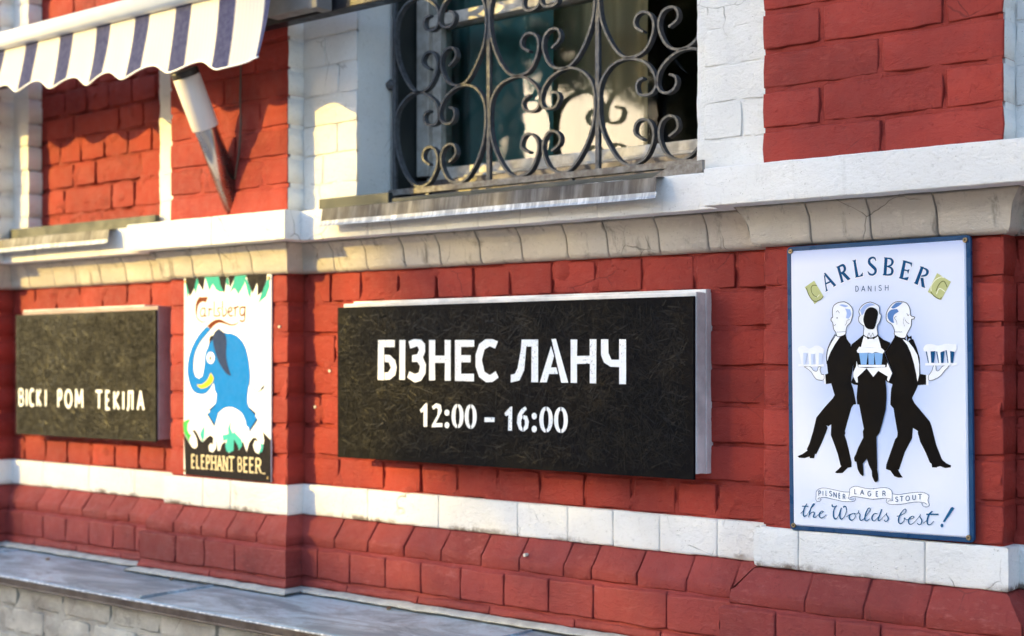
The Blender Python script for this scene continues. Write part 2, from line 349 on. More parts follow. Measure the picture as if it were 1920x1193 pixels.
# --- pilasters above the cornice
def upper_pilaster(x0, x1, first, js=None):
    m = MB(); m.box(x0+.0025, x1-.0025, PIL+.013, .03, ZU[0], ZU[-1]); m.build('corner_mortar', M['white'], bld)
    m = mortar('pilaster', x0+.004, x1-.004, ZU[0], ZU[-1], PIL, M['red'], rec=.005, amp=.006)
    courses(m, x0, x1, ZU, js or alt(x0, x1, 11, first=first), PIL, M['red'], side_l=M['white'], side_r=M['white'], tilt=-.004)
upper_pilaster(XL0, XL1, 0, [[-3.33], [-3.455, -3.175], [-3.30], [-3.47, -3.19], [-3.35], [-3.21], [-3.48, -3.34], [-3.2], [-3.35], [-3.47, -3.2], [-3.33]])
upper_pilaster(XR0, XR1, 0, [[-1.264], [-1.401, -1.132], [-1.268], [-1.401, -1.132], [-1.262], [-1.40, -1.13]])
upper_pilaster(-5.15, -4.594, 1)
# --- pilasters below the cornice
def lower_pilaster(x0, x1, first):
    m = MB(); m.box(x0+.0035, x1-.0035, PIL+.0085, .03, ZL[-1], ZL[0]); m.build('corner_mortar', M['red'], bld)
    m = mortar('pilaster', x0+.006, x1-.006, ZL[-1], ZL[0], PIL, M['red'])
    courses(m, x0, x1, ZL, alt(x0, x1, 7, first=first), PIL, M['red'])
lower_pilaster(XL0, XL1, 0); lower_pilaster(XR0, XR1, 1); lower_pilaster(-5.15, -4.594, 1)
# --- recessed panels below the cornice: header rows top and bottom, stretchers between
def hdr(x0, x1, xs):
    xs = list(xs)
    while xs[-1]+.134 < x1-.05: xs.append(xs[-1]+.134+JIT.uniform(-.006, .006))
    return xs
def recess(x0, x1, top, bot, mids):
    m = mortar('recessed_panel', x0-.03, x1+.03, ZL[-1], ZL[0], 0, M['red'])
    rows = [hdr(x0, x1, top)]+mids+[hdr(x0, x1, bot)]
    courses(m, x0, x1, ZL, rows, 0, M['red'])
mid = [[x+JIT.uniform(-.008, .008) for x in (-2.82, -2.56, -2.30, -2.04, -1.79)], [-2.94, -2.69, -2.42, -2.16, -1.90], [-2.82, -2.55, -2.29, -2.03, -1.78], [-2.997, -2.92, -2.66, -2.4, -2.13, -1.87], [-2.82, -2.55, -2.29, -2.03, -1.77]]
recess(XL1, XR0, [-2.958, -2.833, -2.691, -2.552, -2.422, -2.298, -2.162, -2.029, -1.892, -1.75, -1.64], [-2.923, -2.746, -2.608, -2.476, -2.339, -2.201, -2.062, -1.924, -1.799, -1.69], mid)
recess(-4.594, XL0, [-4.457, -4.324, -4.186, -4.055, -3.918, -3.789], [-4.524, -4.39, -4.26, -4.118, -3.987, -3.856, -3.72], [[-4.33, -4.06, -3.80], [-4.45, -4.19, -3.93, -3.69], [-4.33, -4.06, -3.79], [-4.46, -4.2, -3.93, -3.68], [-4.33, -4.06, -3.80]])
recess(XR1, -.2, [-.88, -.75, -.62, -.48], [-.9, -.77, -.63, -.5], alt(XR1, -.2, 5))
# --- white brick surrounds of the window and of the blind niche
def surround(x0, x1, js):
    m = mortar('window_surround', x0-.02, x1-.004, ZU[0], ZU[-1], 0, M['white'], rec=.0035, amp=.004)
    courses(m, x0, x1, ZU, js, 0, M['white'], gap=.0025, b=.0022, amp=.002, dep=.055)
surround(XL1, -2.851, [[-2.93], [-2.99], [-2.93], [], [-2.925], [-2.98], [], [-2.93]])
surround(-1.7245, XR0, [[], [-1.625], [], [-1.66], [], [-1.62]])
surround(-4.594, NL, [[]]); surround(NR, XL0, [[]]); surround(XR1, -.80, [[], [-.9]])
# --- blind niche, bricked up and painted red
ZN = [1.905, 1.990, 2.0815, 2.168, 2.252, 2.334, 2.42, 2.505, 2.59, 2.675, 2.76, 2.83]
nm = mortar('blind_niche', NL-.02, NR+.02, ZN[0], ZN[-1], .055, M['red'])
courses(nm, NL-.01, NR+.01, ZN, [[-4.40, -4.14, -3.93], [-4.364, -4.084, -3.956], [-4.307, -4.176, -3.923], [-4.389, -4.263, -4.126, -3.993, -3.862], [-4.307, -4.042, -3.909], [-4.36, -4.23, -4.10, -3.97, -3.84], [-4.41, -4.29, -4.16, -4.03, -3.9]], .055, M['red'])
# --- reveals of the real window: plaster, then dark inner jamb
def plate(name, quads, mat, parent, div=1): return link(name, mesh(name, [p for q in quads for p in q], [tuple(range(4*i, 4*i+4)) for i in range(len(quads))], False), parent, mat)
def plaster(name, axis_x, y0, y1, z0, z1, mat, flip=1):
    v = []; f = []; ny, nz = 8, 60
    for j in range(nz+1):
        for i in range(ny+1):
            y = y0+(y1-y0)*i/ny; z = z0+(z1-z0)*j/nz; v.append((axis_x+flip*n3(y, z, axis_x, 14)*.003, y, z))
    for j in range(nz):
        for i in range(ny): a = j*(ny+1)+i; f.append((a, a+1, a+ny+2, a+ny+1))
    return link(name, mesh(name, v, f), bld, mat)
plaster('plaster_reveal', -2.850, .004, .150, 1.925, 2.95, M['white']); plaster('plaster_reveal', -1.7255, .004, .150, 1.925, 2.95, M['white'])
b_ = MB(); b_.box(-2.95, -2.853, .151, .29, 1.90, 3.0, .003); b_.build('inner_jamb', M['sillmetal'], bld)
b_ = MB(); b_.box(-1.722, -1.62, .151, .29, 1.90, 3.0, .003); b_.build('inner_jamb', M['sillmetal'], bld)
# --- mouldings that follow the breaks of the wall
PATH = [(-5.9, PIL), (-4.594, PIL), (-4.594, 0), (XL0, 0), (XL0, PIL), (XL1, PIL), (XL1, 0), (XR0, 0), (XR0, PIL), (XR1, PIL), (XR1, 0), (.3, 0)]
def nrm(i):
    (x0, y0), (x1, y1) = PATH[i], PATH[i+1]
    if y0 == y1: return (0, -1)
    return (1, 0) if y1 > y0 else (-1, 0)
def run_piece(name, seg, t0, t1, prof, mat, parent, gap=0.0, nsub=3, wob=.0012, seedz=0.0):
    """one block of a moulding: from t0 to t1 (metres along segment seg)"""
    (xa, ya), (xb, yb) = PATH[seg], PATH[seg+1]; L = math.hypot(xb-xa, yb-ya); n = nrm(seg)
    m0 = n; m1 = n
    if t0 <= 1e-6 and seg > 0: q = nrm(seg-1); m0 = (n[0]+q[0], n[1]+q[1])
    if t1 >= L-1e-6 and seg < len(PATH)-2: q = nrm(seg+1); m1 = (n[0]+q[0], n[1]+q[1])
    g0 = 0 if m0 != n else gap/2; g1 = 0 if m1 != n else gap/2
    v = []; f = []; k = len(prof); sd = JIT.random()*50; rb = .003
    ts = [t0+g0, t0+g0+.0025]+[t0+(t1-t0)*i/nsub for i in range(1, nsub)]+[t1-g1-.0025, t1-g1]
    cx, cz = sum(p[0] for p in prof)/k, sum(p[1] for p in prof)/k
    for ii, t in enumerate(ts):
        mm = m0 if ii == 0 else m1 if ii == len(ts)-1 else n; x = xa+(xb-xa)*t/L; y = ya+(yb-ya)*t/L
        endc = (ii == 0 and m0 == n and gap) or (ii == len(ts)-1 and m1 == n and gap)
        for (o, z) in prof:
            oo, zz = o, z
            if endc: oo = o-.0022 if o > .004 else o; zz = z+(cz-z)*.06
            if o > .003: oo += (n3(x*16, y*16+z*30, sd)+.6*n3(x*55, y*55+z*60, sd))*wob*.8; zz += (n3(x*14, z*40, sd+7)+.7*n3(x*60, z*90, sd))*wob*.8
            v.append((x+mm[0]*oo, y+mm[1]*oo, zz))
    for i in range(len(ts)-1):
        for j in range(k-1): a = i*k+j; f.append((a, a+1, a+k+1, a+k))
    for (mm, ii, rev) in ((m0, 0, True), (m1, len(ts)-1, False)):
        if mm != n: continue
        q0 = len(v); v += [v[ii*k+j] for j in range(k)]; f.append(tuple(q0+j for j in (range(k-1, -1, -1) if rev else range(k))))
    me = mesh(name, v, f, True)
    o = link(name, me, parent, mat)
    wnorm(o)
    return o
def run_blocks(name, seg, cuts, prof, mat, parent, gap=.004, nsub=3, wob=.0012):
    (xa, ya), (xb, yb) = PATH[seg], PATH[seg+1]; L = math.hypot(xb-xa, yb-ya); s = 1 if (xb-xa)+(yb-ya) > 0 else -1
    ts = [0]+sorted(t for t in cuts if .02 < t < L-.02)+[L]
    for i in range(len(ts)-1): run_piece(name, seg, ts[i], ts[i+1], prof, mat, parent, gap, nsub, wob)
def cuts_x(seg, xs): return [x-PATH[seg][0] for x in xs]
def even(seg, d, j=.008):
    (xa, ya), (xb, yb) = PATH[seg], PATH[seg+1]; L = math.hypot(xb-xa, yb-ya); n = max(1, round(L/d)); return [L*i/n+JIT.uniform(-j, j) for i in range(1, n)]
def backing(name, prof, mat, inset=.006, nsub=30):
    """continuous bed behind the blocks"""
    v = []; f = []; k = len(prof); N = len(PATH)
    for i, (x, y) in enumerate(PATH):
        if i == 0: mm = nrm(0)
        elif i == N-1: mm = nrm(N-2)
        else: a, b2 = nrm(i-1), nrm(i); mm = (a[0]+b2[0], a[1]+b2[1])
        for (o, z) in prof: oo = o-inset; v.append((x+mm[0]*oo, y+mm[1]*oo, z))
    for i in range(N-1):
        for j in range(k-1): a = i*k+j; f.append((a, a+1, a+k+1, a+k))
    return link(name, mesh(name, v, f, False), bld, mat)
# frieze: a course of headers leaning out under the cornice
PF = [(-.02, 1.735), (.004, 1.7345), (.013, 1.739), (.018, 1.747), (.022, 1.775), (.026, 1.792), (.040, 1.812), (.047, 1.8225), (-.02, 1.8225)]
fz = backing('frieze', PF, M['cream'])
FRZ = {7-1: [-2.923, -2.794, -2.65, -2.52, -2.381, -2.244, -2.101, -1.98, -1.834, -1.702]}
for s_ in range(len(PATH)-1):
    if s_ == 6: cu = cuts_x(6, FRZ[6])
    elif PATH[s_][1] == PATH[s_+1][1]: cu = even(s_, .131)
    else: cu = []
    run_blocks('brick', s_, cu, PF, M['cream'], fz, gap=.0035, wob=.0022)
# cornice slab
PC_ = [(-.02, 1.8205), (.060, 1.8205), (.0885, 1.8212), (.0915, 1.8235), (.0915, 1.85), (.0910, 1.88), (.0912, 1.9005), (.0890, 1.9035), (.045, 1.9065), (-.02, 1.908)]
cs = empty('cornice', (0, 0, 0), parent=bld)
for s_ in range(len(PATH)-1):
    L_ = math.hypot(PATH[s_+1][0]-PATH[s_][0], PATH[s_+1][1]-PATH[s_][1])
    cu = [0]+([t for t in even(s_, .36, .05)] if PATH[s_][1] == PATH[s_+1][1] else [])+[L_]
    for q in range(len(cu)-1): run_piece('cornice_slab', s_, cu[q], cu[q+1], PC_, M['white_slab'], cs, .0008, max(3, int((cu[q+1]-cu[q])/.014)), .0014)
# white band course
PB = [(-.02, 1.131), (.009, 1.1315), (.0120, 1.129), (.0125, 1.11), (.0125, 1.08), (.0125, 1.055), (.0115, 1.048), (.008, 1.0455), (-.02, 1.0455)]
bc = backing('band_course', PB, M['white_band'], .004)
BND = {6: [-2.797, -2.533, -2.264, -2.106, -1.97, -1.838, -1.683], 4: [-3.437, -3.308], 8: [-1.447, -1.167], 2: [-4.389, -4.113, -3.861]}
for s_ in range(len(PATH)-1):
    if s_ in BND: cu = cuts_x(s_, BND[s_])
    elif PATH[s_][1] == PATH[s_+1][1]: cu = even(s_, .265)
    else: cu = []
    run_blocks('brick', s_, cu, PB, M['white_band'], bc, gap=.0020, nsub=8, wob=.0022)
# plinth courses
pa = [(-.02, 1.046), (.009, 1.044), (.014, 1.041), (.045, 1.001), (.0515, .9965), (.052, .985), (.0515, .969), (.048, .966), (-.02, .966)]
pb = [(-.02, .962), (.058, .961), (.065, .9585), (.067, .954), (.067, .92), (.067, .885), (.064, .880), (.055, .879), (-.02, .879)]
pc = [(-.02, .875), (.060, .874), (.067, .869), (.070, .860), (.070, .850), (-.02, .846)]
plt = backing('plinth', [(.0, 1.0455), (.013, 1.041), (.044, 1.0), (.051, .99), (.0515, .967), (.064, .958), (.066, .95), (.066, .885), (.062, .88), (.066, .873), (.069, .86), (.069, .85), (.065, .84)], M['red_plinth'], .0045)
PAx = {6: [-2.888, -2.757, -2.62, -2.488, -2.351, -2.227, -2.089, -2.005, -1.874, -1.74, -1.62], 4: [-3.527, -3.395, -3.276, -3.145], 2: [-4.504, -4.36, -4.227, -4.093, -3.958, -3.838, -3.71]}
PBx = {6: [-2.94, -2.811, -2.676, -2.546, -2.406, -2.263, -2.122, -1.989, -1.783], 4: [-3.497, -3.361, -3.223], 2: [-4.43, -4.303, -4.166, -4.033, -3.901, -3.783], 8: [-1.472, -1.335, -1.236, -1.101]}
for s_ in range(len(PATH)-1):
    fl = PATH[s_][1] == PATH[s_+1][1]
    run_blocks('brick', s_, cuts_x(s_, PAx[s_]) if s_ in PAx else (even(s_, .13) if fl else []), pa, M['red_plinth'], plt, .0040, 6, wob=.0052)
    run_blocks('brick', s_, cuts_x(s_, PBx[s_]) if s_ in PBx else (even(s_, .14) if fl else []), pb, M['red_plinth'], plt, .0040, 6, wob=.0048)
    run_blocks('brick', s_, even(s_, .26) if fl else [], pc, M['red_plinth'], plt, .003, 8, wob=.0045)
# grey mortar fillet over the ledge
PFil = [(-.02, .8535), (.071, .8525), (.082, .850), (.094, .846), (.100, .8385), (-.02, .8385)]
fil = empty('mortar_fillet', (0, 0, 0), parent=bld)
for s_ in range(len(PATH)-1):
    L_ = math.hypot(PATH[s_+1][0]-PATH[s_][0], PATH[s_+1][1]-PATH[s_][1])
    run_piece('fillet', s_, 0, L_, PFil, M['mortar'], fil, 0, max(2, int(L_/.03)), .003)
# metal ledge with drip edge
v = []; f = []; N = 150
prof = [(.02, .8385), (-.10, .8365), (-.20, .8345), (-.30, .833), (-.385, .8315), (-.408, .831), (-.4165, .829), (-.4195, .824)]
for i in range(N+1):
    x = -5.9+6.2*i/N
    for (y, z) in prof: v.append((x, y+n3(x, 0, 0, 4)*.003*(y < -.35), z+(n3(x, y, 0, 3)*.0022+n3(x, y, 4, 9)*.0008)))
k = len(prof)
for i in range(N):
    for j in range(k-1): a = i*k+j; f.append((a, a+k, a+k+1, a+1))
lg = link('metal_ledge', mesh('metal_ledge', v, f), bld, M['ledge'])
m_ = MB(); m_.box(-5.9, .3, -.4185, -.4135, .8035, .8245, .0015); m_.box(-5.9, .3, -.4225, -.4135, .8005, .8060, .002); m_.build('drip_edge', M['ledgelip'], lg)
m_ = MB(); m_.tube([(-5.9+.2*i, -.4192+.0015*n3(i*.2, 0, 0, 4), .8262+.001*n3(i*.3, 1, 0, 3)) for i in range(32)], .0032, 8); m_.build('edge_highlight', M['flashlip'], lg, smooth=True)  # bright strip added to draw the highlight along the ledge edge
for x in (-4.4, -3.28, -2.15): m_ = MB(); m_.box(x-.004, x+.004, -.41, .0, .832, .8405, .002); m_.build('seam', M['ledge'], lg)
for x in (-4.1, -3.45, -2.61, -1.9): m_ = MB(); m_.tube([(x, -.118 if x > -3.0 else -.175, .8385), (x, -.119 if x > -3.0 else -.176, .8430)], .0065, 10); m_.build('screw', M['brass'], lg)
# limewashed base wall under the ledge
bw = mortar('base_wall', -5.9, .3, .0, .815, -.385, M['limewash'], st=.04, sz=.025)
zb = [.812-.0805*i for i in range(6)]
r1 = [-3.936-.25*2, -3.936-.25, -3.936, -3.689, -3.45, -3.228, -2.982, -2.74, -2.49]; r2 = [-4.06-.25, -4.06, -3.795, -3.558, -3.332, -3.10, -2.86, -2.6]
courses(bw, -5.2, -2.3, zb, [r1, r2], -.385, M['limewash'], gap=.010, dep=.08, b=.005, amp=.003)
# solid wall behind everything, closed room behind the window
wl = MB(); wl.box(-12, -4.55, .115, .45, 0, 6); wl.box(-4.56, -2.87, .115, .45, 0, 6); wl.box(-1.705, -1.0, .115, .45, 0, 6); wl.box(-1.02, 8, .115, .45, 0, 6); wl.box(-2.853, -1.722, .29, .45, 0, 1.93); wl.box(-2.853, -1.722, .115, .45, 3.0, 6)
wl.build('wall_core', M['red'], bld)
sw = MB(); sw.box(-12, -5.15, -.055, .11, .845, 6); sw.box(-.2, 8, .0, .11, .845, 6); sw.box(-5.15, -.2, -.0, .11, 2.83, 6); sw.build('outer_wall_continuation', M['red'], bld)
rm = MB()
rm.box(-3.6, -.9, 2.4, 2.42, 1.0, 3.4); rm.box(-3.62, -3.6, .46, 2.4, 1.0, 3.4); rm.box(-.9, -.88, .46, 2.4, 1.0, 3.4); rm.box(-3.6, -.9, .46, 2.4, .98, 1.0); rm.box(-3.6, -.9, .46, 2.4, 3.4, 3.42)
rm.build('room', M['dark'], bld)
# ---------------------------------------------------------------- window
win = empty('window', (0, 0, 0), parent=bld)
fr = MB(); fr.box(-2.846, -2.798, .235, .30, 2.018, 3.0, .004); fr.build('frame_stile', M['frame'], win)
fr = MB(); fr.box(-2.797, -1.73, .238, .30, 2.010, 2.0385, .004); fr.box(-2.797, -1.73, .226, .30, 2.002, 2.0095, .003); fr.build('bottom_rail', M['frame'], win)
fr = MB(); fr.box(-2.797, -1.73, .236, .30, 2.446, 2.480, .004); fr.build('transom', M['frame'], win)
fr = MB(); fr.box(-2.797, -2.764, .250, .30, 2.039, 2.445, .003); fr.build('sash_stile', M['frame'], win)
fr = MB(); fr.box(-1.768, -1.731, .250, .30, 2.039, 2.445, .003); fr.build('sash_stile', M['frame'], win)
fr = MB(); fr.box(-2.85, -1.724, .215, .235, 1.926, 2.0015, .003); fr.build('sill_board', M['board'], win)
fr = MB(); fr.box(-2.85, -1.724, -.02, .234, 1.912, 1.9255, .003); fr.build('inner_sill', M['sillmetal'], win)
plate('pane', [[(-2.763, .272, 2.039), (-1.769, .272, 2.039), (-1.769, .272, 2.445), (-2.763, .272, 2.445)]], M['glass'], win)
plate('pane', [[(-2.797, .272, 2.481), (-1.73, .272, 2.481), (-1.73, .272, 3.0), (-2.797, .272, 3.0)]], M['glass'], win)
def curtain(x0, x1, y, z0, z1, mat, f_=30, a_=.018):
    v = []; f = []; n = 80
    for j in range(9):
        for i in range(n+1):
            x = x0+(x1-x0)*i/n; z = z0+(z1-z0)*j/8; v.append((x, y+a_*math.sin(x*f_*2+math.sin(x*11)*1.3)+.01*n3(x, z, 0, 4), z))
    for j in range(8):
        for i in range(n): a = j*(n+1)+i; f.append((a, a+1, a+n+2, a+n+1))
    return link('curtain', mesh('curtain', v, f), win, mat)
curtain(-2.86, -2.48, .40, 1.95, 3.1, M['curtain'])
curtain(-2.62, -2.22, .52, 1.95, 3.1, M['curtain2'], 26, .016)
# ---------------------------------------------------------------- sill flashing
def sheet_prof(name, x0, x1, prof, mat, parent, th=.0012, n=60, wob=.0012, skew=0.0):
    v = []; f = []; k = len(prof)
    for i in range(n+1):
        t = i/n; x = x0+(x1-x0)*t
        for (y, z) in prof: v.append((x, y+n3(x, z*20, 0, 6)*wob, z+n3(x, y, 3, 5)*wob+skew*t))
    for i in range(n):
        for j in range(k-1): a = i*k+j; f.append((a, a+k, a+k+1, a+1))
    o = link(name, mesh(name, v, f, False), parent, mat); s_ = o.modifiers.new('solid', 'SOLIDIFY'); s_.thickness = th; return o
sf = sheet_prof('sill_flashing', -2.858, -1.772, [(.02, 1.912), (-.118, 1.8985), (-.122, 1.8975), (-.127, 1.8655)], M['flash'], bld)
sheet_prof('flashing_lip', -2.858, -1.768, [(-.1275, 1.8652), (-.129, 1.857), (-.133, 1.850)], M['flashlip'], sf)
b2 = MB(); b2.box(-2.975, -2.70, -.028, -.010, 1.909, 1.9415, .003); b2.build('sheet_upturn', M['sillmetal'], sf)
bm = bmesh.new(); pts_ = [(-1.85, 1.9085), (-1.7085, 1.9125), (-1.7085, 1.9415), (-1.80, 1.932)]
vs_ = [bm.verts.new((x, -.034, z)) for x, z in pts_]+[bm.verts.new((x, -.022, z)) for x, z in pts_]
for a in ((0, 1, 2, 3), (7, 6, 5, 4), (0, 4, 5, 1), (1, 5, 6, 2), (2, 6, 7, 3), (3, 7, 4, 0)): bm.faces.new([vs_[i] for i in a])
b2 = MB(); b2.addbm(bm); b2.build('sheet_upturn', M['ironlight'], sf)
# niche sill sheet and its flashing
nf = sheet_prof('niche_flashing', -5.1, -3.84, [(.05, 1.918), (-.118, 1.8985), (-.122, 1.8975), (-.127, 1.868)], M['flash'], bld)
sheet_prof('flashing_lip', -5.1, -3.838, [(-.1275, 1.8678), (-.129, 1.860), (-.133, 1.8535)], M['flashlip'], nf)
b2 = MB(); b2.box(-4.58, -3.735, -.024, -.006, 1.903, 1.9465, .003); b2.build('sheet_upturn', M['sillmetal'], nf)
# small wall plugs left in the paint
for x, z, y in ((-3.105, 1.583, PIL), (-2.96, 1.457, 0), (-3.02, 1.354, 0), (-2.21, 1.008, -.049)):
    m_ = MB(); m_.tube([(x, y-.002, z), (x, y+.01, z)], .0042, 8); m_.build('wall_plug', M['plug'], bld)
# ================================================================ WINDOW GRILLE
G = .13
gr = empty('window_grille', (-2.84, G, 1.957), 'grey wrought iron window grille of paired curling scrolls between flat bars', 'window grille')
def gadd(mb, name, mat):
    o = mb.build(name, mat, gr); o.location = (2.84, -G, -1.957); return o
CS = [(-2.6871,2.0161),(-2.7095,2.0305),(-2.7136,2.0458),(-2.7041,2.0614),(-2.6851,2.0656),(-2.6669,2.0551),(-2.6582,2.0335),(-2.6622,2.0042),(-2.6837,1.9712),(-2.7177,1.9578),(-2.752,1.9663),(-2.7867,2.0042),(-2.8147,2.0622),(-2.8231,2.1239),(-2.8147,2.1738),(-2.7867,2.2061),(-2.752,2.2198),(-2.7177,2.2194),(-2.6837,2.2045),(-2.6602,2.1796),(-2.6515,2.1515),(-2.6602,2.1301),(-2.6804,2.1238),(-2.7007,2.1293),(-2.7095,2.1476),(-2.7027,2.1619),(-2.6871,2.1662)]
def catmull(p, n=4, closed=False, sharp=None):
    out = []; L = len(p)
    for i in range(L if closed else L-1):
        p0 = p[(i-1) % L] if (closed or i > 0) else p[i]; p1 = p[i]; p2 = p[(i+1) % L]; p3 = p[(i+2) % L] if (closed or i+2 < L) else p[(i+1) % L]
        c0 = sharp and sharp[i]; c1 = sharp and sharp[(i+1) % L]
        for t in range(n):
            u = t/n; r = []
            for a in range(len(p1)):
                m1 = 0 if c0 and False else (p2[a]-p0[a])/2; m2 = (p3[a]-p1[a])/2
                if c0: m1 = (p2[a]-p1[a])
                if c1: m2 = (p2[a]-p1[a])
                r.append((2*u**3-3*u*u+1)*p1[a]+(u**3-2*u*u+u)*m1+(-2*u**3+3*u*u)*p2[a]+(u**3-u*u)*m2)
            out.append(tuple(r))
    if not closed: out.append(tuple(p[-1]))
    return out
xl, xr_, zc0 = -2.8231, -2.6515, 1.9578
def scroll(xbar, sgn, zbase, wd, ph):
    rj = random.Random(int(ph*100)); pts = [(xbar+sgn*((x-xl)/(xr_-xl))*wd+rj.uniform(-.0012, .0012), zbase+(z-zc0)*1.0+rj.uniform(-.0012, .0012)) for x, z in CS]
    m = MB(); m.flat(catmull(pts, 4), .0060, 0, G-.0095, G+.0085); gadd(m, 'scroll', M['iron'])
BARS = [-2.829, -2.477, -2.116, -1.757]
HM = .2645
for bi in range(3):
    xa, xb = BARS[bi]+.006, BARS[bi+1]-.006; wd = (xb-xa)/2-.001
    for k in range(4):
        scroll(xa, 1, 1.972+k*HM, wd, bi*10+k+.1); scroll(xb, -1, 1.972+k*HM, wd, bi*10+k+.6)
for x in BARS:
    m = MB(); m.box(x-.0062, x+.0062, G-.0062, G+.0062, 1.968, 3.0, .0012); gadd(m, 'vertical_bar', M['iron'])
m = MB(); m.box(-2.846, -1.73, G-.010, G+.010, 1.9535, 1.9705, .0015); gadd(m, 'bottom_rail', M['ironlight'])
m = MB(); m.tube([(-2.851, G-.005, 2.267), (-2.842, G-.004, 2.270), (-2.832, G, 2.266)], [.013, .017, .011], 10); gadd(m, 'weld_lug', M['iron'])
for x in (-2.70, -2.2, -1.9): m = MB(); m.box(x-.006, x+.006, G-.006, G+.006, 1.9255, 1.954); gadd(m, 'foot', M['iron'])
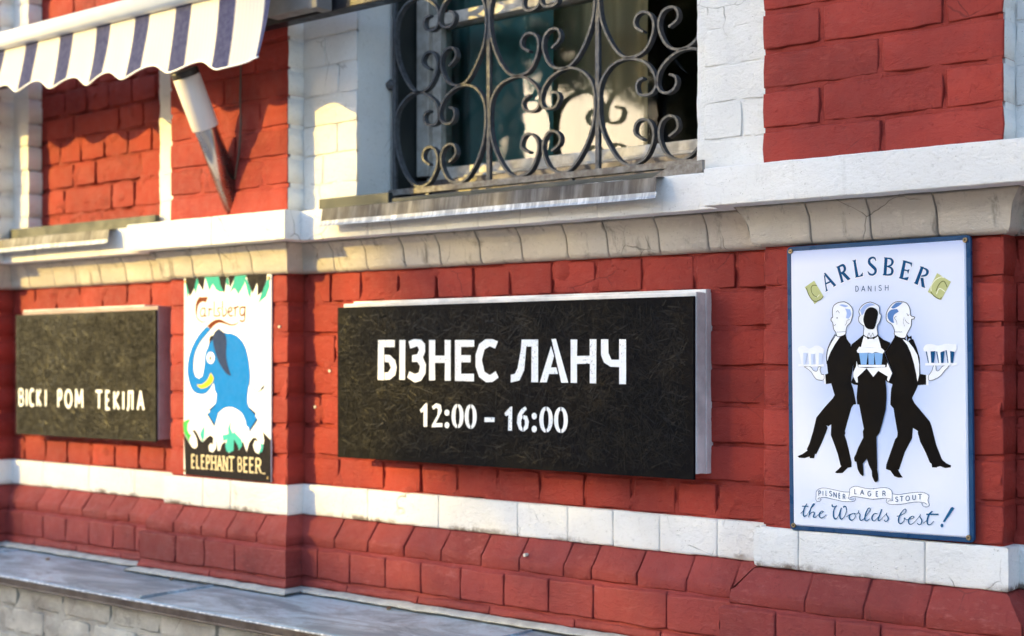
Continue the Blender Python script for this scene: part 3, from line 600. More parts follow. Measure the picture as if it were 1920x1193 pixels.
# ---- flat print, millimetres from the centre of each sign: colour, layer, kind (F filled / S stroke), outline, widths
ART = {
 'R': {
  'printed_waiter': [
   ('black',1,'F0',[(-87.3,110.8),(-97.1,98.6),(-105,82.9),(-108.1,67),(-108.3,51.1),(-106,30.8),(-112.4,29),(-111.3,8.7),(-99.1,10.5),(-92.6,-10.7),(-91.5,-13.6),(-95.6,-20.3),(-114.2,-38.9),(-133.8,-61),(-141.6,-89.8),(-150.3,-115.3),(-157,-128.2),(-155.2,-130.7),(-167.5,-138.7),(-178.9,-143.3),(-175.1,-146.6),(-161.9,-147),(-150.7,-143.2),(-149.8,-146.6),(-139.9,-146.6),(-137.9,-136.9),(-134.8,-137.7),(-122.4,-114.6),(-113,-94.2),(-108.2,-82.4),(-110.9,-76.6),(-106.4,-79),(-99.9,-74.7),(-101.1,-97.3),(-93.1,-117.1),(-86.1,-135.3),(-80,-159.2),(-78.2,-160.8),(-84.6,-166.9),(-92.9,-173.9),(-88.4,-175.7),(-75.7,-174.8),(-68.3,-167.9),(-63.8,-163.6),(-55.3,-161.6),(-55.2,-151.7),(-60.7,-127.8),(-65.8,-108.1),(-70.2,-96.6),(-68.3,-92.4),(-69.2,-88.2),(-61.7,-63.2),(-54.2,-39.9),(-49.6,-33.3),(-43.4,-32.4),(-49.3,-1.8),(-54.5,12.2),(-48,55.8),(-53.7,83.8),(-54.2,90.8),(-62.6,101.5),(-65.3,112.1),(-73.9,107.9),(-79.7,105.3)],None),
   ('white',2,'F1',[(-67.3,178.7),(-57.9,174),(-49.5,164.1),(-48.7,151.8),(-53.6,136.3),(-61.3,128.6),(-64.2,119),(-65.3,112.1),(-73.9,107.9),(-83.5,107.2),(-87.2,116.1),(-91.9,123.2),(-93.7,135.6),(-97.5,141),(-96.5,146.2),(-93.6,147.9),(-94.4,158.5),(-91.4,170.8),(-80.7,177.4)],None),
   ('black',3,'S1',[(-67.3,178.7),(-57.9,174),(-49.5,164.1),(-48.7,151.8),(-53.6,136.3),(-61.3,128.6),(-64.2,119),(-65.3,112.1),(-73.9,107.9),(-83.5,107.2),(-87.2,116.1),(-91.9,123.2),(-93.7,135.6),(-97.5,141),(-96.5,146.2),(-93.6,147.9),(-94.4,158.5),(-91.4,170.8),(-80.7,177.4),(-67.3,178.7)],[1.3]),
   ('hair',4,'F1',[(-65.6,164.6),(-54.2,162.5),(-52.1,151.9),(-58.3,143.4),(-63.9,145.3),(-61.9,155.7)],None),
   ('hair',4,'F1',[(-78.9,172.1),(-71.2,173.6),(-57.9,169.6),(-65.6,167.3),(-73.2,170.1)],None),
   ('black',5,'S1',[(-55.4,141.6),(-61.1,140),(-62.2,134.7),(-66,129.6)],[0.7]),
   ('black',5,'S1',[(-85.8,157.4),(-81.9,160.8),(-78.1,155.4)],[0.8]),
   ('black',5,'S1',[(-91.8,131.7),(-89,130.2),(-86.6,133.3)],[0.8]),
   ('black',5,'F0',[(-82.4,145.8),(-82.8,144.6),(-83.6,144.1),(-84.4,144.7),(-84.7,145.9),(-84.4,147.1),(-83.6,147.6),(-82.8,147.1)],None),
   ('black',5,'S0',[(-84.3,116.3),(-65.2,117.3)],[0.6]),
   ('white',2,'F0',[(-87.3,109),(-78.7,105.3),(-89.4,91.5),(-99.3,75.7),(-104.2,65.2),(-107.2,56.4),(-107.5,67),(-104,82.9),(-96.1,96.9)],None),
   ('black',1,'S1',[(-88.2,112.6),(-98,98.7),(-105.7,82.9),(-109,67),(-108.3,51.1)],[1.5]),
   ('white',2,'F1',[(-160.3,45.3),(-145.6,35.4),(-133,19.4),(-116.4,17.6),(-115.3,28.2),(-120.2,29.1),(-124,38.8),(-121.9,44.1),(-127.8,44.2),(-130.8,36.2),(-138.7,37.1),(-146.4,45.2)],None),
   ('black',3,'S1',[(-160.3,45.3),(-145.6,35.4),(-133,19.4),(-116.4,17.6),(-115.3,28.2),(-120.2,29.1),(-124,38.8),(-121.9,44.1),(-127.8,44.2),(-130.8,36.2),(-138.7,37.1),(-146.4,45.2),(-160.3,45.3)],[0.9]),
   ('white',3,'F0',[(-116.3,28.2),(-112.4,28.2),(-110.7,8.7),(-115.2,8.7)],None),
   ('white',4,'F0',[(-174.1,50.8),(-115.1,50.3),(-115.1,45.5),(-174.2,45.9)],None),
   ('white',5,'F1',[(-174.7,82.2),(-171.7,87.5),(-159.7,89.5),(-149.9,83.6),(-142,85.2),(-134.1,89),(-124.3,88.2),(-113.3,81.2),(-115.8,71.5),(-126.5,74.3),(-138.2,71.8),(-148.1,72.9),(-157.9,74.8),(-171.8,72.8)],None),
   ('pale',4,'F0',[(-170.8,74.9),(-153,74.7),(-158.2,49.8),(-166.1,49.8)],None),
   ('white',5,'F0',[(-170.8,74.9),(-161.9,74.8),(-162.2,49.8),(-166.1,49.8)],None),
   ('pale',4,'F0',[(-151,72.9),(-137.3,71.8),(-139.5,49.6),(-148.3,49.7)],None),
   ('white',5,'F0',[(-151,72.9),(-144.1,72.8),(-143.9,49.6),(-148.3,49.7)],None),
   ('pale',4,'F0',[(-134.3,74.5),(-116.7,74.2),(-120.9,49.5),(-132.6,49.6)],None),
   ('white',5,'F0',[(-134.3,74.5),(-125.5,74.3),(-126.8,49.5),(-132.6,49.6)],None),
  ],
  'printed_waiter#1': [
   ('black',1,'F0',[(42,107.9),(52.8,102.6),(64.5,101.5),(68.9,93.7),(76.1,98.7),(81.4,98.6),(88.4,81.5),(94.3,61.1),(95.4,29),(107.2,27.2),(107,7.8),(90.1,7),(87.4,0.2),(77.4,-19.2),(82.3,-28.8),(113.8,-65.2),(117,-73.1),(126.5,-111),(136.9,-136.9),(139.3,-140.8),(147.4,-146.9),(156.4,-150.5),(155.5,-154.5),(144.1,-156.2),(134.2,-152.9),(127.6,-154.7),(126.8,-155.9),(117.3,-155.9),(116.4,-148.8),(112.8,-146.5),(104.7,-127.6),(93.2,-105.6),(88.4,-88.1),(89.2,-84.8),(78.4,-78.6),(76.4,-99.6),(60.8,-127.4),(48.4,-162.6),(45.8,-163.5),(51.7,-172.9),(55.9,-178.4),(46.5,-179.3),(37.9,-176.7),(29.4,-165.7),(19.9,-162.8),(20.9,-153.8),(40.5,-102.1),(44.9,-97.1),(45.9,-89),(41.8,-66.4),(37.9,-40.5),(31,-32.5),(32.2,-11.3),(33.2,-1.6),(36.2,8.6),(27.1,12.1),(36.5,30.9),(20.5,72.3),(32.6,89.3),(41,102.8)],None),
   ('white',2,'F1',[(55.4,174.8),(68,171.2),(75,159.9),(76.7,146.3),(84.7,142.6),(81.9,138.5),(78.4,137.7),(77.3,125.9),(70.9,114.1),(68.2,109.1),(64.5,102),(54.6,101.7),(42,108.4),(42.1,116.5),(36.7,128.6),(27.7,134.9),(24.5,141),(26.1,154.7),(35.4,168.1),(44.6,173.8)],None),
   ('black',3,'S1',[(55.4,174.8),(68,171.2),(75,159.9),(76.7,146.3),(84.7,142.6),(81.9,138.5),(78.4,137.7),(77.3,125.9),(70.9,114.1),(68.2,109.1),(64.5,102),(54.6,101.7),(42,108.4),(42.1,116.5),(36.7,128.6),(27.7,134.9),(24.5,141),(26.1,154.7),(35.4,168.1),(44.6,173.8),(55.4,174.8)],[1.3]),
   ('hairdark',4,'F1',[(35.3,163),(46.4,172.5),(60.8,172.8),(51.7,165.8),(40.8,161.1)],None),
   ('hairdark',4,'F1',[(28.7,140.9),(27.9,151.2),(35.3,158.7),(48,160),(51.6,154.7),(42.5,149),(39.6,142.3),(41.3,131.9),(35,133.8)],None),
   ('black',5,'S1',[(46.9,145.5),(42.4,142.2),(46.8,135.2),(47.6,128.3)],[0.7]),
   ('black',5,'S1',[(63.2,142.4),(61.2,133.1),(63.8,124.5)],[0.5]),
   ('black',5,'S1',[(64.9,138.1),(68.4,132.9),(73.8,129.4)],[0.8]),
   ('black',5,'S1',[(68.7,150.8),(71.3,145.6),(73.5,148.1)],[0.9]),
   ('black',5,'S0',[(42,113.9),(59.2,113.5)],[0.8]),
   ('white',2,'F0',[(59,99),(70.7,94.6),(81.2,81.6),(90,66.3),(93.3,47.6),(93,27.3),(89.3,13.8),(86.8,29),(82.6,49.4),(75.8,71.5),(68.8,86.9)],None),
   ('black',4,'F0',[(68.2,109.1),(72.6,103),(78,105.5),(78.8,97.8),(72.9,100.5),(68.5,93.4)],None),
   ('white',2,'F0',[(107.5,27.2),(112.5,27.2),(112.2,6.7),(107.3,6.7)],None),
   ('white',2,'F1',[(112.8,26.4),(119.6,35.6),(123.2,45.7),(127.6,44.8),(128.4,36.4),(133.6,35.5),(142.4,44.7),(154.5,45.4),(145.7,35.5),(135.2,23.8),(121.1,17.1),(112.7,17.1)],None),
   ('black',3,'S1',[(112.8,26.4),(119.6,35.6),(123.2,45.7),(127.6,44.8),(128.4,36.4),(133.6,35.5),(142.4,44.7),(154.5,45.4),(145.7,35.5),(135.2,23.8),(121.1,17.1),(112.7,17.1),(112.8,26.4)],[0.9]),
   ('white',4,'F0',[(105.7,50.9),(171.8,50.3),(170.9,45.3),(105.7,45.8)],None),
   ('white',5,'F1',[(102.2,79.6),(107.9,87.1),(120.2,88.1),(130.7,85.1),(139.4,86.1),(149.9,88.4),(169.6,86.6),(170.7,78.6),(166.9,72),(148,75.6),(137.5,71.5),(128.8,74.2),(106,73.7)],None),
   ('white',3,'F0',[(106.9,76.2),(127.1,75.9),(124.2,50.7),(111.9,50.8)],None),
   ('navy',4,'F0',[(117,76),(127.1,75.9),(124.2,50.7),(118.6,50.8)],None),
   ('navy',4,'F0',[(106.9,76.2),(109.4,76.1),(113.6,50.8),(111.9,50.8)],None),
   ('white',3,'F0',[(128.8,72.8),(146.2,73.9),(143.3,50.5),(132.9,50.6)],None),
   ('navy',4,'F0',[(137.5,72.7),(146.2,73.9),(143.3,50.5),(138.6,50.6)],None),
   ('navy',4,'F0',[(128.8,72.8),(131.2,72.8),(134.6,50.6),(132.9,50.6)],None),
   ('white',3,'F0',[(148,76.4),(166.6,76.1),(163.2,50.4),(152,50.5)],None),
   ('navy',4,'F0',[(157.3,76.3),(166.6,76.1),(163.2,50.4),(158.2,50.4)],None),
   ('navy',4,'F0',[(148,76.4),(150.4,76.4),(153.7,50.4),(152,50.5)],None),
  ],
  'printed_waiter#2': [
   ('black',6,'F0',[(-51.3,90.8),(-38,100.1),(-25.7,109.5),(6.3,108.7),(18.1,99),(32.7,92.7),(32.6,89.3),(20.5,72.3),(36.5,30.9),(27.1,12.1),(21.1,17.2),(23.3,0),(23.4,-17.9),(22.4,-30.9),(21.4,-42.3),(13.2,-71.8),(7.4,-89.9),(0.7,-98.2),(1.7,-160.3),(1.3,-165.2),(3.3,-174.9),(3.5,-186.3),(-1.3,-190.6),(-4.8,-189.2),(-9.7,-178.7),(-10.5,-167.3),(-16.5,-156),(-20.7,-143.1),(-29.7,-153.2),(-28.2,-176.2),(-30,-179.6),(-36.2,-174.9),(-41.4,-165.2),(-43.9,-150.4),(-47.5,-149.7),(-49.2,-142.4),(-44.6,-134),(-39.1,-120.6),(-28.2,-100.5),(-28.9,-87.4),(-26.6,-82.4),(-32.9,-51.2),(-36.3,-33.1),(-40.7,-32.3),(-41.8,-18.3),(-40.3,-1.8),(-39.1,7),(-46.7,7.9),(-54.5,12.2),(-50.3,21),(-48,55.8),(-53.7,83.8)],None),
   ('white',7,'F1',[(-9.1,176.1),(0.2,172.8),(9.7,166.4),(10.5,153.4),(14.1,148.2),(11.2,136.2),(5.6,127.7),(5.1,119.1),(6.3,108.7),(1.6,104.5),(-8.5,103),(-17.4,104.9),(-24.8,109.4),(-23.6,126.8),(-28.3,130.4),(-34.7,137.5),(-34.6,146.2),(-31.8,149.6),(-34.5,157.5),(-29.7,166.9),(-20.3,173.5)],None),
   ('black',8,'S1',[(-9.1,176.1),(0.2,172.8),(9.7,166.4),(10.5,153.4),(14.1,148.2),(11.2,136.2),(5.6,127.7),(5.1,119.1),(6.3,108.7),(1.6,104.5),(-8.5,103),(-17.4,104.9),(-24.8,109.4),(-23.6,126.8),(-28.3,130.4),(-34.7,137.5),(-34.6,146.2),(-31.8,149.6),(-34.5,157.5),(-29.7,166.9),(-20.3,173.5),(-9.1,176.1)],[1.2]),
   ('hair',9,'F1',[(-31.6,160),(-22.2,170.1),(-9.1,174),(2,169.3),(-9.2,167.9),(-18.5,163.1),(-24.2,152.8),(-28,149.1)],None),
   ('black',10,'F1',[(-18.6,159.6),(-9.2,165.3),(1.9,162.4),(7.7,153.6),(4.3,136.4),(-0.4,122.7),(-7.9,120.3),(-19,124.1),(-24.4,137.2),(-23.4,147.6)],None),
   ('white',7,'F0',[(-24.4,106.8),(-31.1,83.5),(13.3,82.7),(6.6,106.1),(1.6,102.8),(-8.5,101.3),(-17,103.2)],None),
   ('black',9,'S1',[(-24.8,109.4),(-17.4,104.9),(-8.5,103),(1.2,105.4),(5.9,109.1)],[1]),
   ('black',10,'F0',[(-17,106.1),(-8.5,103),(0.3,105.8),(-1.1,99.9),(-8.5,102.7),(-15.9,100.2)],None),
   ('black',10,'S0',[(-15.9,105.8),(-12.6,113.5),(-8.4,104.8),(-4.3,113.3),(-1.6,106.3)],[0.6]),
   ('white',9,'F1',[(-39.8,77.5),(-34.4,85.3),(-23.2,83.4),(-10.2,82.8),(4.6,82.9),(12.4,82.7),(20.9,75.7),(16.8,70.3),(1.2,73.9),(-4.8,71.8),(-15.9,72.9),(-36.5,72.8)],None),
   ('cup',8,'F0',[(-35,73.1),(-15.5,72.9),(-19,48.6),(-31.1,48.7)],None),
   ('cup',8,'F0',[(-15,72),(-2,71.8),(-2.3,48.5),(-14.3,48.6)],None),
   ('cup',8,'F0',[(-1.9,72.6),(16.9,72.3),(13.8,48.2),(0.9,48.3)],None),
   ('white',9,'F0',[(-36.8,48.4),(22.1,47.8),(21.5,43.4),(-36.8,43.9)],None),
   ('white',8,'F0',[(-19.1,41.7),(-4.4,23.5),(7.8,37.2),(6.4,42.8)],None),
   ('white',10,'F0',[(-40.4,55.8),(-37.4,43.6),(-18.1,41.7),(-29.5,31.3),(-38.9,23.5),(-38.1,12.2),(-41.9,12.2),(-48.3,24.4),(-48.2,33.2),(-41.5,45.3)],None),
   ('white',10,'F0',[(26.7,52.4),(31.1,43),(36.5,30.9),(29,14.6),(25.4,17.2),(27.3,24.1),(6.3,36.2),(2.7,42.8),(24.8,43)],None),
  ],
  'printed_lettering': [
   ('white',1,'F0',[(-112.6,237.4),(-109.3,240.7),(-84,212.9),(-91.8,208.6),(-90.1,211.5),(-94.1,215.5),(-109.1,233.3)],None),
   ('white',1,'S0',[(-112.6,237.4),(-109.3,240.7),(-84,212.9),(-91.8,208.6),(-90.1,211.5),(-94.1,215.5),(-109.1,233.3),(-112.6,237.4)],[1.6]),
   ('navy',2,'F0',[(-113.3,238.1),(-110,241.4),(-84.7,213.6),(-92.5,209.3),(-90.8,212.2),(-94.8,216.2),(-109.8,234)],None),
   ('white',1,'F0',[(-112.6,237.4),(-109.1,233.3),(-107.7,221.5),(-105.2,205.8),(-103,202.5),(-109.3,199.9),(-107.9,202.9)],None),
   ('white',1,'S0',[(-112.6,237.4),(-109.1,233.3),(-107.7,221.5),(-105.2,205.8),(-103,202.5),(-109.3,199.9),(-107.9,202.9),(-112.6,237.4)],[1.6]),
   ('navy',2,'F0',[(-113.3,238.1),(-109.8,234),(-108.4,222.2),(-105.9,206.5),(-103.7,203.2),(-110,200.6),(-108.6,203.6)],None),
   ('white',1,'F0',[(-108,218.6),(-99.3,222.1),(-97.2,218.9),(-107.5,215.4)],None),
   ('white',1,'S0',[(-108,218.6),(-99.3,222.1),(-97.2,218.9),(-107.5,215.4),(-108,218.6)],[1.6]),
   ('navy',2,'F0',[(-108.7,219.3),(-100,222.8),(-97.9,219.6),(-108.2,216.1)],None),
   ('white',1,'F0',[(-85.2,250.7),(-76.6,253.2),(-68.6,222.7),(-67,219.2),(-74.8,216.6),(-73.3,219.5),(-82,249.1)],None),
   ('white',1,'S0',[(-85.2,250.7),(-76.6,253.2),(-68.6,222.7),(-67,219.2),(-74.8,216.6),(-73.3,219.5),(-82,249.1),(-85.2,250.7)],[1.6]),
   ('navy',2,'F0',[(-85.9,251.4),(-77.3,253.9),(-69.3,223.4),(-67.7,219.9),(-75.5,217.3),(-74,220.2),(-82.7,249.8)],None),
   ('white',1,'S1',[(-77.2,251.2),(-69.2,253.7),(-65.1,249.6),(-64.6,243.8),(-67.8,239.6),(-72.6,238.4)],[5.6,6.6,7.1,7.1,5.6,4.1]),
   ('navy',2,'S1',[(-77.9,251.9),(-69.9,254.4),(-65.8,250.3),(-65.3,244.5),(-68.5,240.3),(-73.3,239.1)],[4,5,5.5,5.5,4,2.5]),
   ('white',1,'F0',[(-73.1,236.9),(-66.2,239.5),(-51.7,224.3),(-58.1,221.7)],None),
   ('white',1,'S0',[(-73.1,236.9),(-66.2,239.5),(-51.7,224.3),(-58.1,221.7),(-73.1,236.9)],[1.6]),
   ('navy',2,'F0',[(-73.8,237.6),(-66.9,240.2),(-52.4,225),(-58.8,222.4)],None),
   ('white',1,'F0',[(-48.1,261.8),(-39.2,263.7),(-39.8,258.9),(-33.8,227.8),(-41.8,226.2),(-40.7,228.6),(-45,259.2)],None),
   ('white',1,'S0',[(-48.1,261.8),(-39.2,263.7),(-39.8,258.9),(-33.8,227.8),(-41.8,226.2),(-40.7,228.6),(-45,259.2),(-48.1,261.8)],[1.6]),
   ('navy',2,'F0',[(-48.8,262.5),(-39.9,264.4),(-40.5,259.6),(-34.5,228.5),(-42.5,226.9),(-41.4,229.3),(-45.7,259.9)],None),
   ('white',1,'F0',[(-37.6,226.8),(-37.9,229.9),(-30.8,230.5),(-24.5,237),(-24.6,228.8)],None),
   ('white',1,'S0',[(-37.6,226.8),(-37.9,229.9),(-30.8,230.5),(-24.5,237),(-24.6,228.8),(-37.6,226.8)],[1.6]),
   ('navy',2,'F0',[(-38.3,227.5),(-38.6,230.6),(-31.5,231.2),(-25.2,237.7),(-25.3,229.5)],None),
   ('white',1,'S1',[(4.3,258.3),(2,263.8),(-3.6,265.6),(-9.8,262.1),(-9.9,254.9),(-3.3,247.9),(2.8,241.3),(2.7,234.7),(-3,230.6),(-9.6,232.4),(-13.7,238.3)],[2.8,5.1,5.6,6.8,7.6,8,7.6,6.6,5.6,5.6,2.6]),
   ('navy',2,'S1',[(3.6,259),(1.3,264.5),(-4.3,266.3),(-10.5,262.8),(-10.6,255.6),(-4,248.6),(2.1,242),(2,235.4),(-3.7,231.3),(-10.3,233.1),(-14.4,239)],[1.2,3.5,4,5.2,6,6.4,6,5,4,4,1]),
   ('white',1,'F0',[(21.9,265.1),(30,263.7),(29.4,259),(27.1,232.5),(27,227.3),(17.9,228.7),(20.5,231.9),(22.9,261.2)],None),
   ('white',1,'S0',[(21.9,265.1),(30,263.7),(29.4,259),(27.1,232.5),(27,227.3),(17.9,228.7),(20.5,231.9),(22.9,261.2),(21.9,265.1)],[1.6]),
   ('navy',2,'F0',[(21.2,265.8),(29.3,264.4),(28.7,259.7),(26.4,233.2),(26.3,228),(17.2,229.4),(19.8,232.6),(22.2,261.9)],None),
   ('white',1,'S1',[(29,262.3),(37,260.5),(40.2,254.6),(36.9,248.1),(29.3,246.2)],[4.1,5.6,7.1,5.6,4.1]),
   ('navy',2,'S1',[(28.3,263),(36.3,261.2),(39.5,255.3),(36.2,248.8),(28.6,246.9)],[2.5,4,5.5,4,2.5]),
   ('white',1,'S1',[(29.3,245.7),(36.8,242.5),(39.6,236.6),(36.7,229.7),(25.5,228.8)],[4.1,5.6,7.1,6.1,4.4]),
   ('navy',2,'S1',[(28.6,246.4),(36.1,243.2),(38.9,237.3),(36,230.4),(24.8,229.5)],[2.5,4,5.5,4.5,2.8]),
   ('white',1,'F0',[(62,256.7),(68.9,254.9),(68.4,251.2),(62.6,223.2),(60.6,219.6),(53.1,221.3),(55.1,223.6),(62.5,253.4)],None),
   ('white',1,'S0',[(62,256.7),(68.9,254.9),(68.4,251.2),(62.6,223.2),(60.6,219.6),(53.1,221.3),(55.1,223.6),(62.5,253.4),(62,256.7)],[1.6]),
   ('navy',2,'F0',[(61.3,257.4),(68.2,255.6),(67.7,251.9),(61.9,223.9),(59.9,220.3),(52.4,222),(54.4,224.3),(61.8,254.1)],None),
   ('white',1,'F0',[(65,256.4),(81.8,250.5),(80.2,241.2),(77.8,247.9),(66.9,251.7)],None),
   ('white',1,'S0',[(65,256.4),(81.8,250.5),(80.2,241.2),(77.8,247.9),(66.9,251.7),(65,256.4)],[1.6]),
   ('navy',2,'F0',[(64.3,257.1),(81.1,251.2),(79.5,241.9),(77.1,248.6),(66.2,252.4)],None),
   ('white',1,'F0',[(65.3,238.6),(70.7,236.5),(76.2,238.1),(73.1,228.4),(70.7,234.1),(64.7,235.4)],None),
   ('white',1,'S0',[(65.3,238.6),(70.7,236.5),(76.2,238.1),(73.1,228.4),(70.7,234.1),(64.7,235.4),(65.3,238.6)],[1.6]),
   ('navy',2,'F0',[(64.6,239.3),(70,237.2),(75.5,238.8),(72.4,229.1),(70,234.8),(64,236.1)],None),
   ('white',1,'F0',[(54.6,223.1),(64.6,221.3),(74.5,222.7),(71.4,215.3),(53.1,220.9)],None),
   ('white',1,'S0',[(54.6,223.1),(64.6,221.3),(74.5,222.7),(71.4,215.3),(53.1,220.9),(54.6,223.1)],[1.6]),
   ('navy',2,'F0',[(53.9,223.8),(63.9,222),(73.8,223.4),(70.7,216),(52.4,221.6)],None),
   ('white',1,'F0',[(98.4,243),(106.2,240.8),(104.2,236.2),(94,209.6),(93,205.4),(84.2,210),(87.2,211.8),(98.8,239.3)],None),
   ('white',1,'S0',[(98.4,243),(106.2,240.8),(104.2,236.2),(94,209.6),(93,205.4),(84.2,210),(87.2,211.8),(98.8,239.3),(98.4,243)],[1.6]),
   ('navy',2,'F0',[(97.7,243.7),(105.5,241.5),(103.5,236.9),(93.3,210.3),(92.3,206.1),(83.5,210.7),(86.5,212.5),(98.1,240)],None),
   ('white',1,'S1',[(104.2,239),(110.5,235.9),(113.6,231.1),(110.4,224.7),(101.1,222.8)],[4.1,5.6,7.4,6.1,4.4]),
   ('navy',2,'S1',[(103.5,239.7),(109.8,236.6),(112.9,231.8),(109.7,225.4),(100.4,223.5)],[2.5,4,5.8,4.5,2.8]),
   ('white',1,'F0',[(98.6,219.7),(104.9,219.4),(106.7,206.2),(108.6,198.2),(100.8,201.8),(100.4,206.5)],None),
   ('white',1,'S0',[(98.6,219.7),(104.9,219.4),(106.7,206.2),(108.6,198.2),(100.8,201.8),(100.4,206.5),(98.6,219.7)],[1.6]),
   ('navy',2,'F0',[(97.9,220.4),(104.2,220.1),(106,206.9),(107.9,198.9),(100.1,202.5),(99.7,207.2)],None),
  ],
  'printed_letter_tile': [
   ('lime',1,'F0',[(-157.5,212.6),(-135.5,225.4),(-114.4,191.6),(-135.1,176.2)],None),
   ('olive',3,'S1',[(-129.7,215.1),(-137.8,215.7),(-142.2,210.9),(-141.3,202),(-135.9,194),(-129.5,190.8)],[1.7]),
   ('limelight',3,'S1',[(-141,202),(-135.9,193.5),(-129.5,190.6),(-123.5,195.4)],[1.6]),
   ('olive',3,'S1',[(-153.1,210.4),(-148.9,198.4),(-140.4,185.3),(-131.7,182),(-120.9,185.5),(-114.9,191.2)],[1.8]),
  ],
  'printed_letter_tile#1': [
   ('lime',1,'F0',[(132.5,228),(160.5,209.6),(140,174.4),(112.7,191.7)],None),
   ('olive',3,'S1',[(152.7,199.8),(147.6,210.2),(141.9,210.7),(135.1,203.8),(130.1,192.9)],[1.8]),
   ('limelight',3,'S1',[(131,186.8),(136.9,197.7),(148.3,190.7)],[1.6]),
   ('limelight',3,'S1',[(145.8,218.6),(140.1,220),(128.4,214.3),(120.1,202.6),(120,193.3)],[1.7]),
   ('olive',3,'S1',[(119.4,191.4),(126.1,182.8),(137.6,176.4),(140.5,179.5)],[1.8]),
  ],
  'printed_lettering#1': [
   ('navy',1,'S0',[(-41.6,198.9),(-41.5,209.8)],[1.35]),
   ('navy',1,'S0',[(-41.5,209.8),(-39.5,209.8),(-38,209.3),(-36.8,208),(-36,206.2),(-35.7,204.1),(-36,202.1),(-36.9,200.3),(-38.1,199.2),(-39.6,198.9),(-41.6,198.9)],[1.35]),
   ('navy',1,'S0',[(-28.8,198.6),(-24.8,209.3),(-21.1,198.3)],[1.35]),
   ('navy',1,'S0',[(-27.4,202.2),(-22.5,202)],[1.35]),
   ('navy',1,'S0',[(-14.1,198.2),(-13.9,209),(-7.7,197.9),(-7.6,208.8)],[1.35]),
   ('navy',1,'S0',[(1.1,197.7),(1.3,208.5)],[1.35]),
   ('navy',1,'S0',[(14.4,207.3),(13.9,208.2),(13.1,208.9),(12.1,209.1),(11.2,209),(10.3,208.5),(9.7,207.7),(9.5,206.7),(9.6,205.6),(12,204),(13.3,203.5),(14.3,202.4),(14.6,200.9),(14.1,199.5),(13,198.6),(11.5,198.4),(10.2,199.1),(9.4,200.3)],[1.35]),
   ('navy',1,'S0',[(23,198.2),(23.1,209)],[1.35]),
   ('navy',1,'S0',[(29.2,198),(29.4,208.7)],[1.35]),
   ('navy',1,'S0',[(23.1,203.8),(29.3,203.5)],[1.35]),
  ],
  'printed_ribbon': [
   ('white',1,'F0',[(-135.5,-215.9),(-129.3,-210.1),(-117,-207.6),(-94.8,-210.3),(-74.8,-213.4),(-59.9,-213.2),(-62.5,-225.2),(-55.2,-232.6),(-75,-233.2),(-95.1,-230.1),(-115.2,-227),(-124.9,-227.9),(-133.7,-236.3),(-136.7,-232.7)],None),
   ('white',2,'F0',[(-59.3,-206.7),(-51.8,-201.8),(-41.9,-200.9),(-25.3,-203.8),(-7.8,-204.3),(-5.9,-203.8),(13.5,-200.6),(25.9,-201.8),(32.5,-207.8),(32.8,-223),(19.9,-221.8),(-6.1,-225),(-8.1,-225.6),(-35.3,-222.9),(-51.1,-221.9),(-62.5,-225.2)],None),
   ('white',1,'F0',[(33.4,-212.2),(46.7,-213.3),(60.9,-210.4),(84.3,-206.6),(100.1,-206.7),(110.1,-211.9),(108.2,-221.7),(110.8,-230.4),(103.4,-234.3),(96.1,-225.9),(79.4,-226.3),(51.2,-232.3),(32.2,-233.8),(20.8,-231.7),(20.4,-224.5)],None),
   ('navy',4,'S1',[(-136.1,-224.3),(-135.5,-215.9),(-129.3,-210.1),(-117,-207.6),(-94.8,-210.3),(-74.8,-213.4),(-59.9,-213.2)],[0.9]),
   ('navy',4,'S1',[(-136.1,-224.3),(-136.7,-232.7),(-133.7,-236.3),(-127.6,-235.5),(-125,-231.2),(-128.5,-228.6),(-132.6,-231.6)],[0.9]),
   ('navy',4,'S1',[(-124.9,-227.9),(-115.2,-227),(-95.1,-230.1),(-75,-233.2),(-55.2,-232.6),(-47.2,-229),(-48.1,-223.5)],[0.9]),
   ('navy',4,'S1',[(-62.5,-225.2),(-59.9,-215),(-59.3,-206.7),(-51.8,-201.8),(-41.9,-200.9),(-25.3,-203.8),(-7.8,-204.3),(-5.9,-203.8),(13.5,-200.6),(25.9,-201.8),(32.5,-207.8),(32.8,-223),(33.7,-225.6),(25.6,-226.9),(23.7,-229.7)],[0.9]),
   ('navy',4,'S1',[(-62.5,-225.2),(-61,-227.9),(-56.1,-227.8),(-50.1,-226.8)],[0.9]),
   ('navy',4,'S1',[(-59,-225.5),(-55,-222.5),(-49.1,-221.8),(-35.3,-222.9),(-8.1,-225.6),(-6.1,-225),(19.9,-221.8),(30.4,-223.5)],[0.9]),
   ('navy',4,'S1',[(33.9,-212.2),(46.7,-213.3),(60.9,-210.4),(84.3,-206.6),(100.1,-206.7),(110.1,-211.9),(108.2,-221.7),(110.8,-230.4),(107.1,-234.5),(98.8,-233.7),(95.7,-227.7),(100.8,-226.5),(106.2,-229.7)],[0.9]),
   ('navy',4,'S1',[(21.3,-223.6),(20.3,-229),(24.6,-232.8),(32.2,-233.8),(51.2,-232.3),(79.4,-226.3),(96.1,-225.9)],[0.9]),
   ('navy',5,'S0',[(-129.9,-224.1),(-129.8,-213.9)],[1.35]),
   ('navy',5,'S0',[(-129.8,-213.9),(-127.8,-213.9),(-127,-214.1),(-126.4,-214.7),(-125.9,-215.6),(-125.8,-216.7),(-125.9,-217.8),(-126.4,-218.6),(-127.1,-219.2),(-127.9,-219.4),(-129.8,-219.4)],[1.35]),
   ('navy',5,'S0',[(-120.3,-223.8),(-120.2,-213.6)],[1.35]),
   ('navy',5,'S0',[(-113.6,-213.1),(-113.7,-223.2),(-110.4,-223.3)],[1.35]),
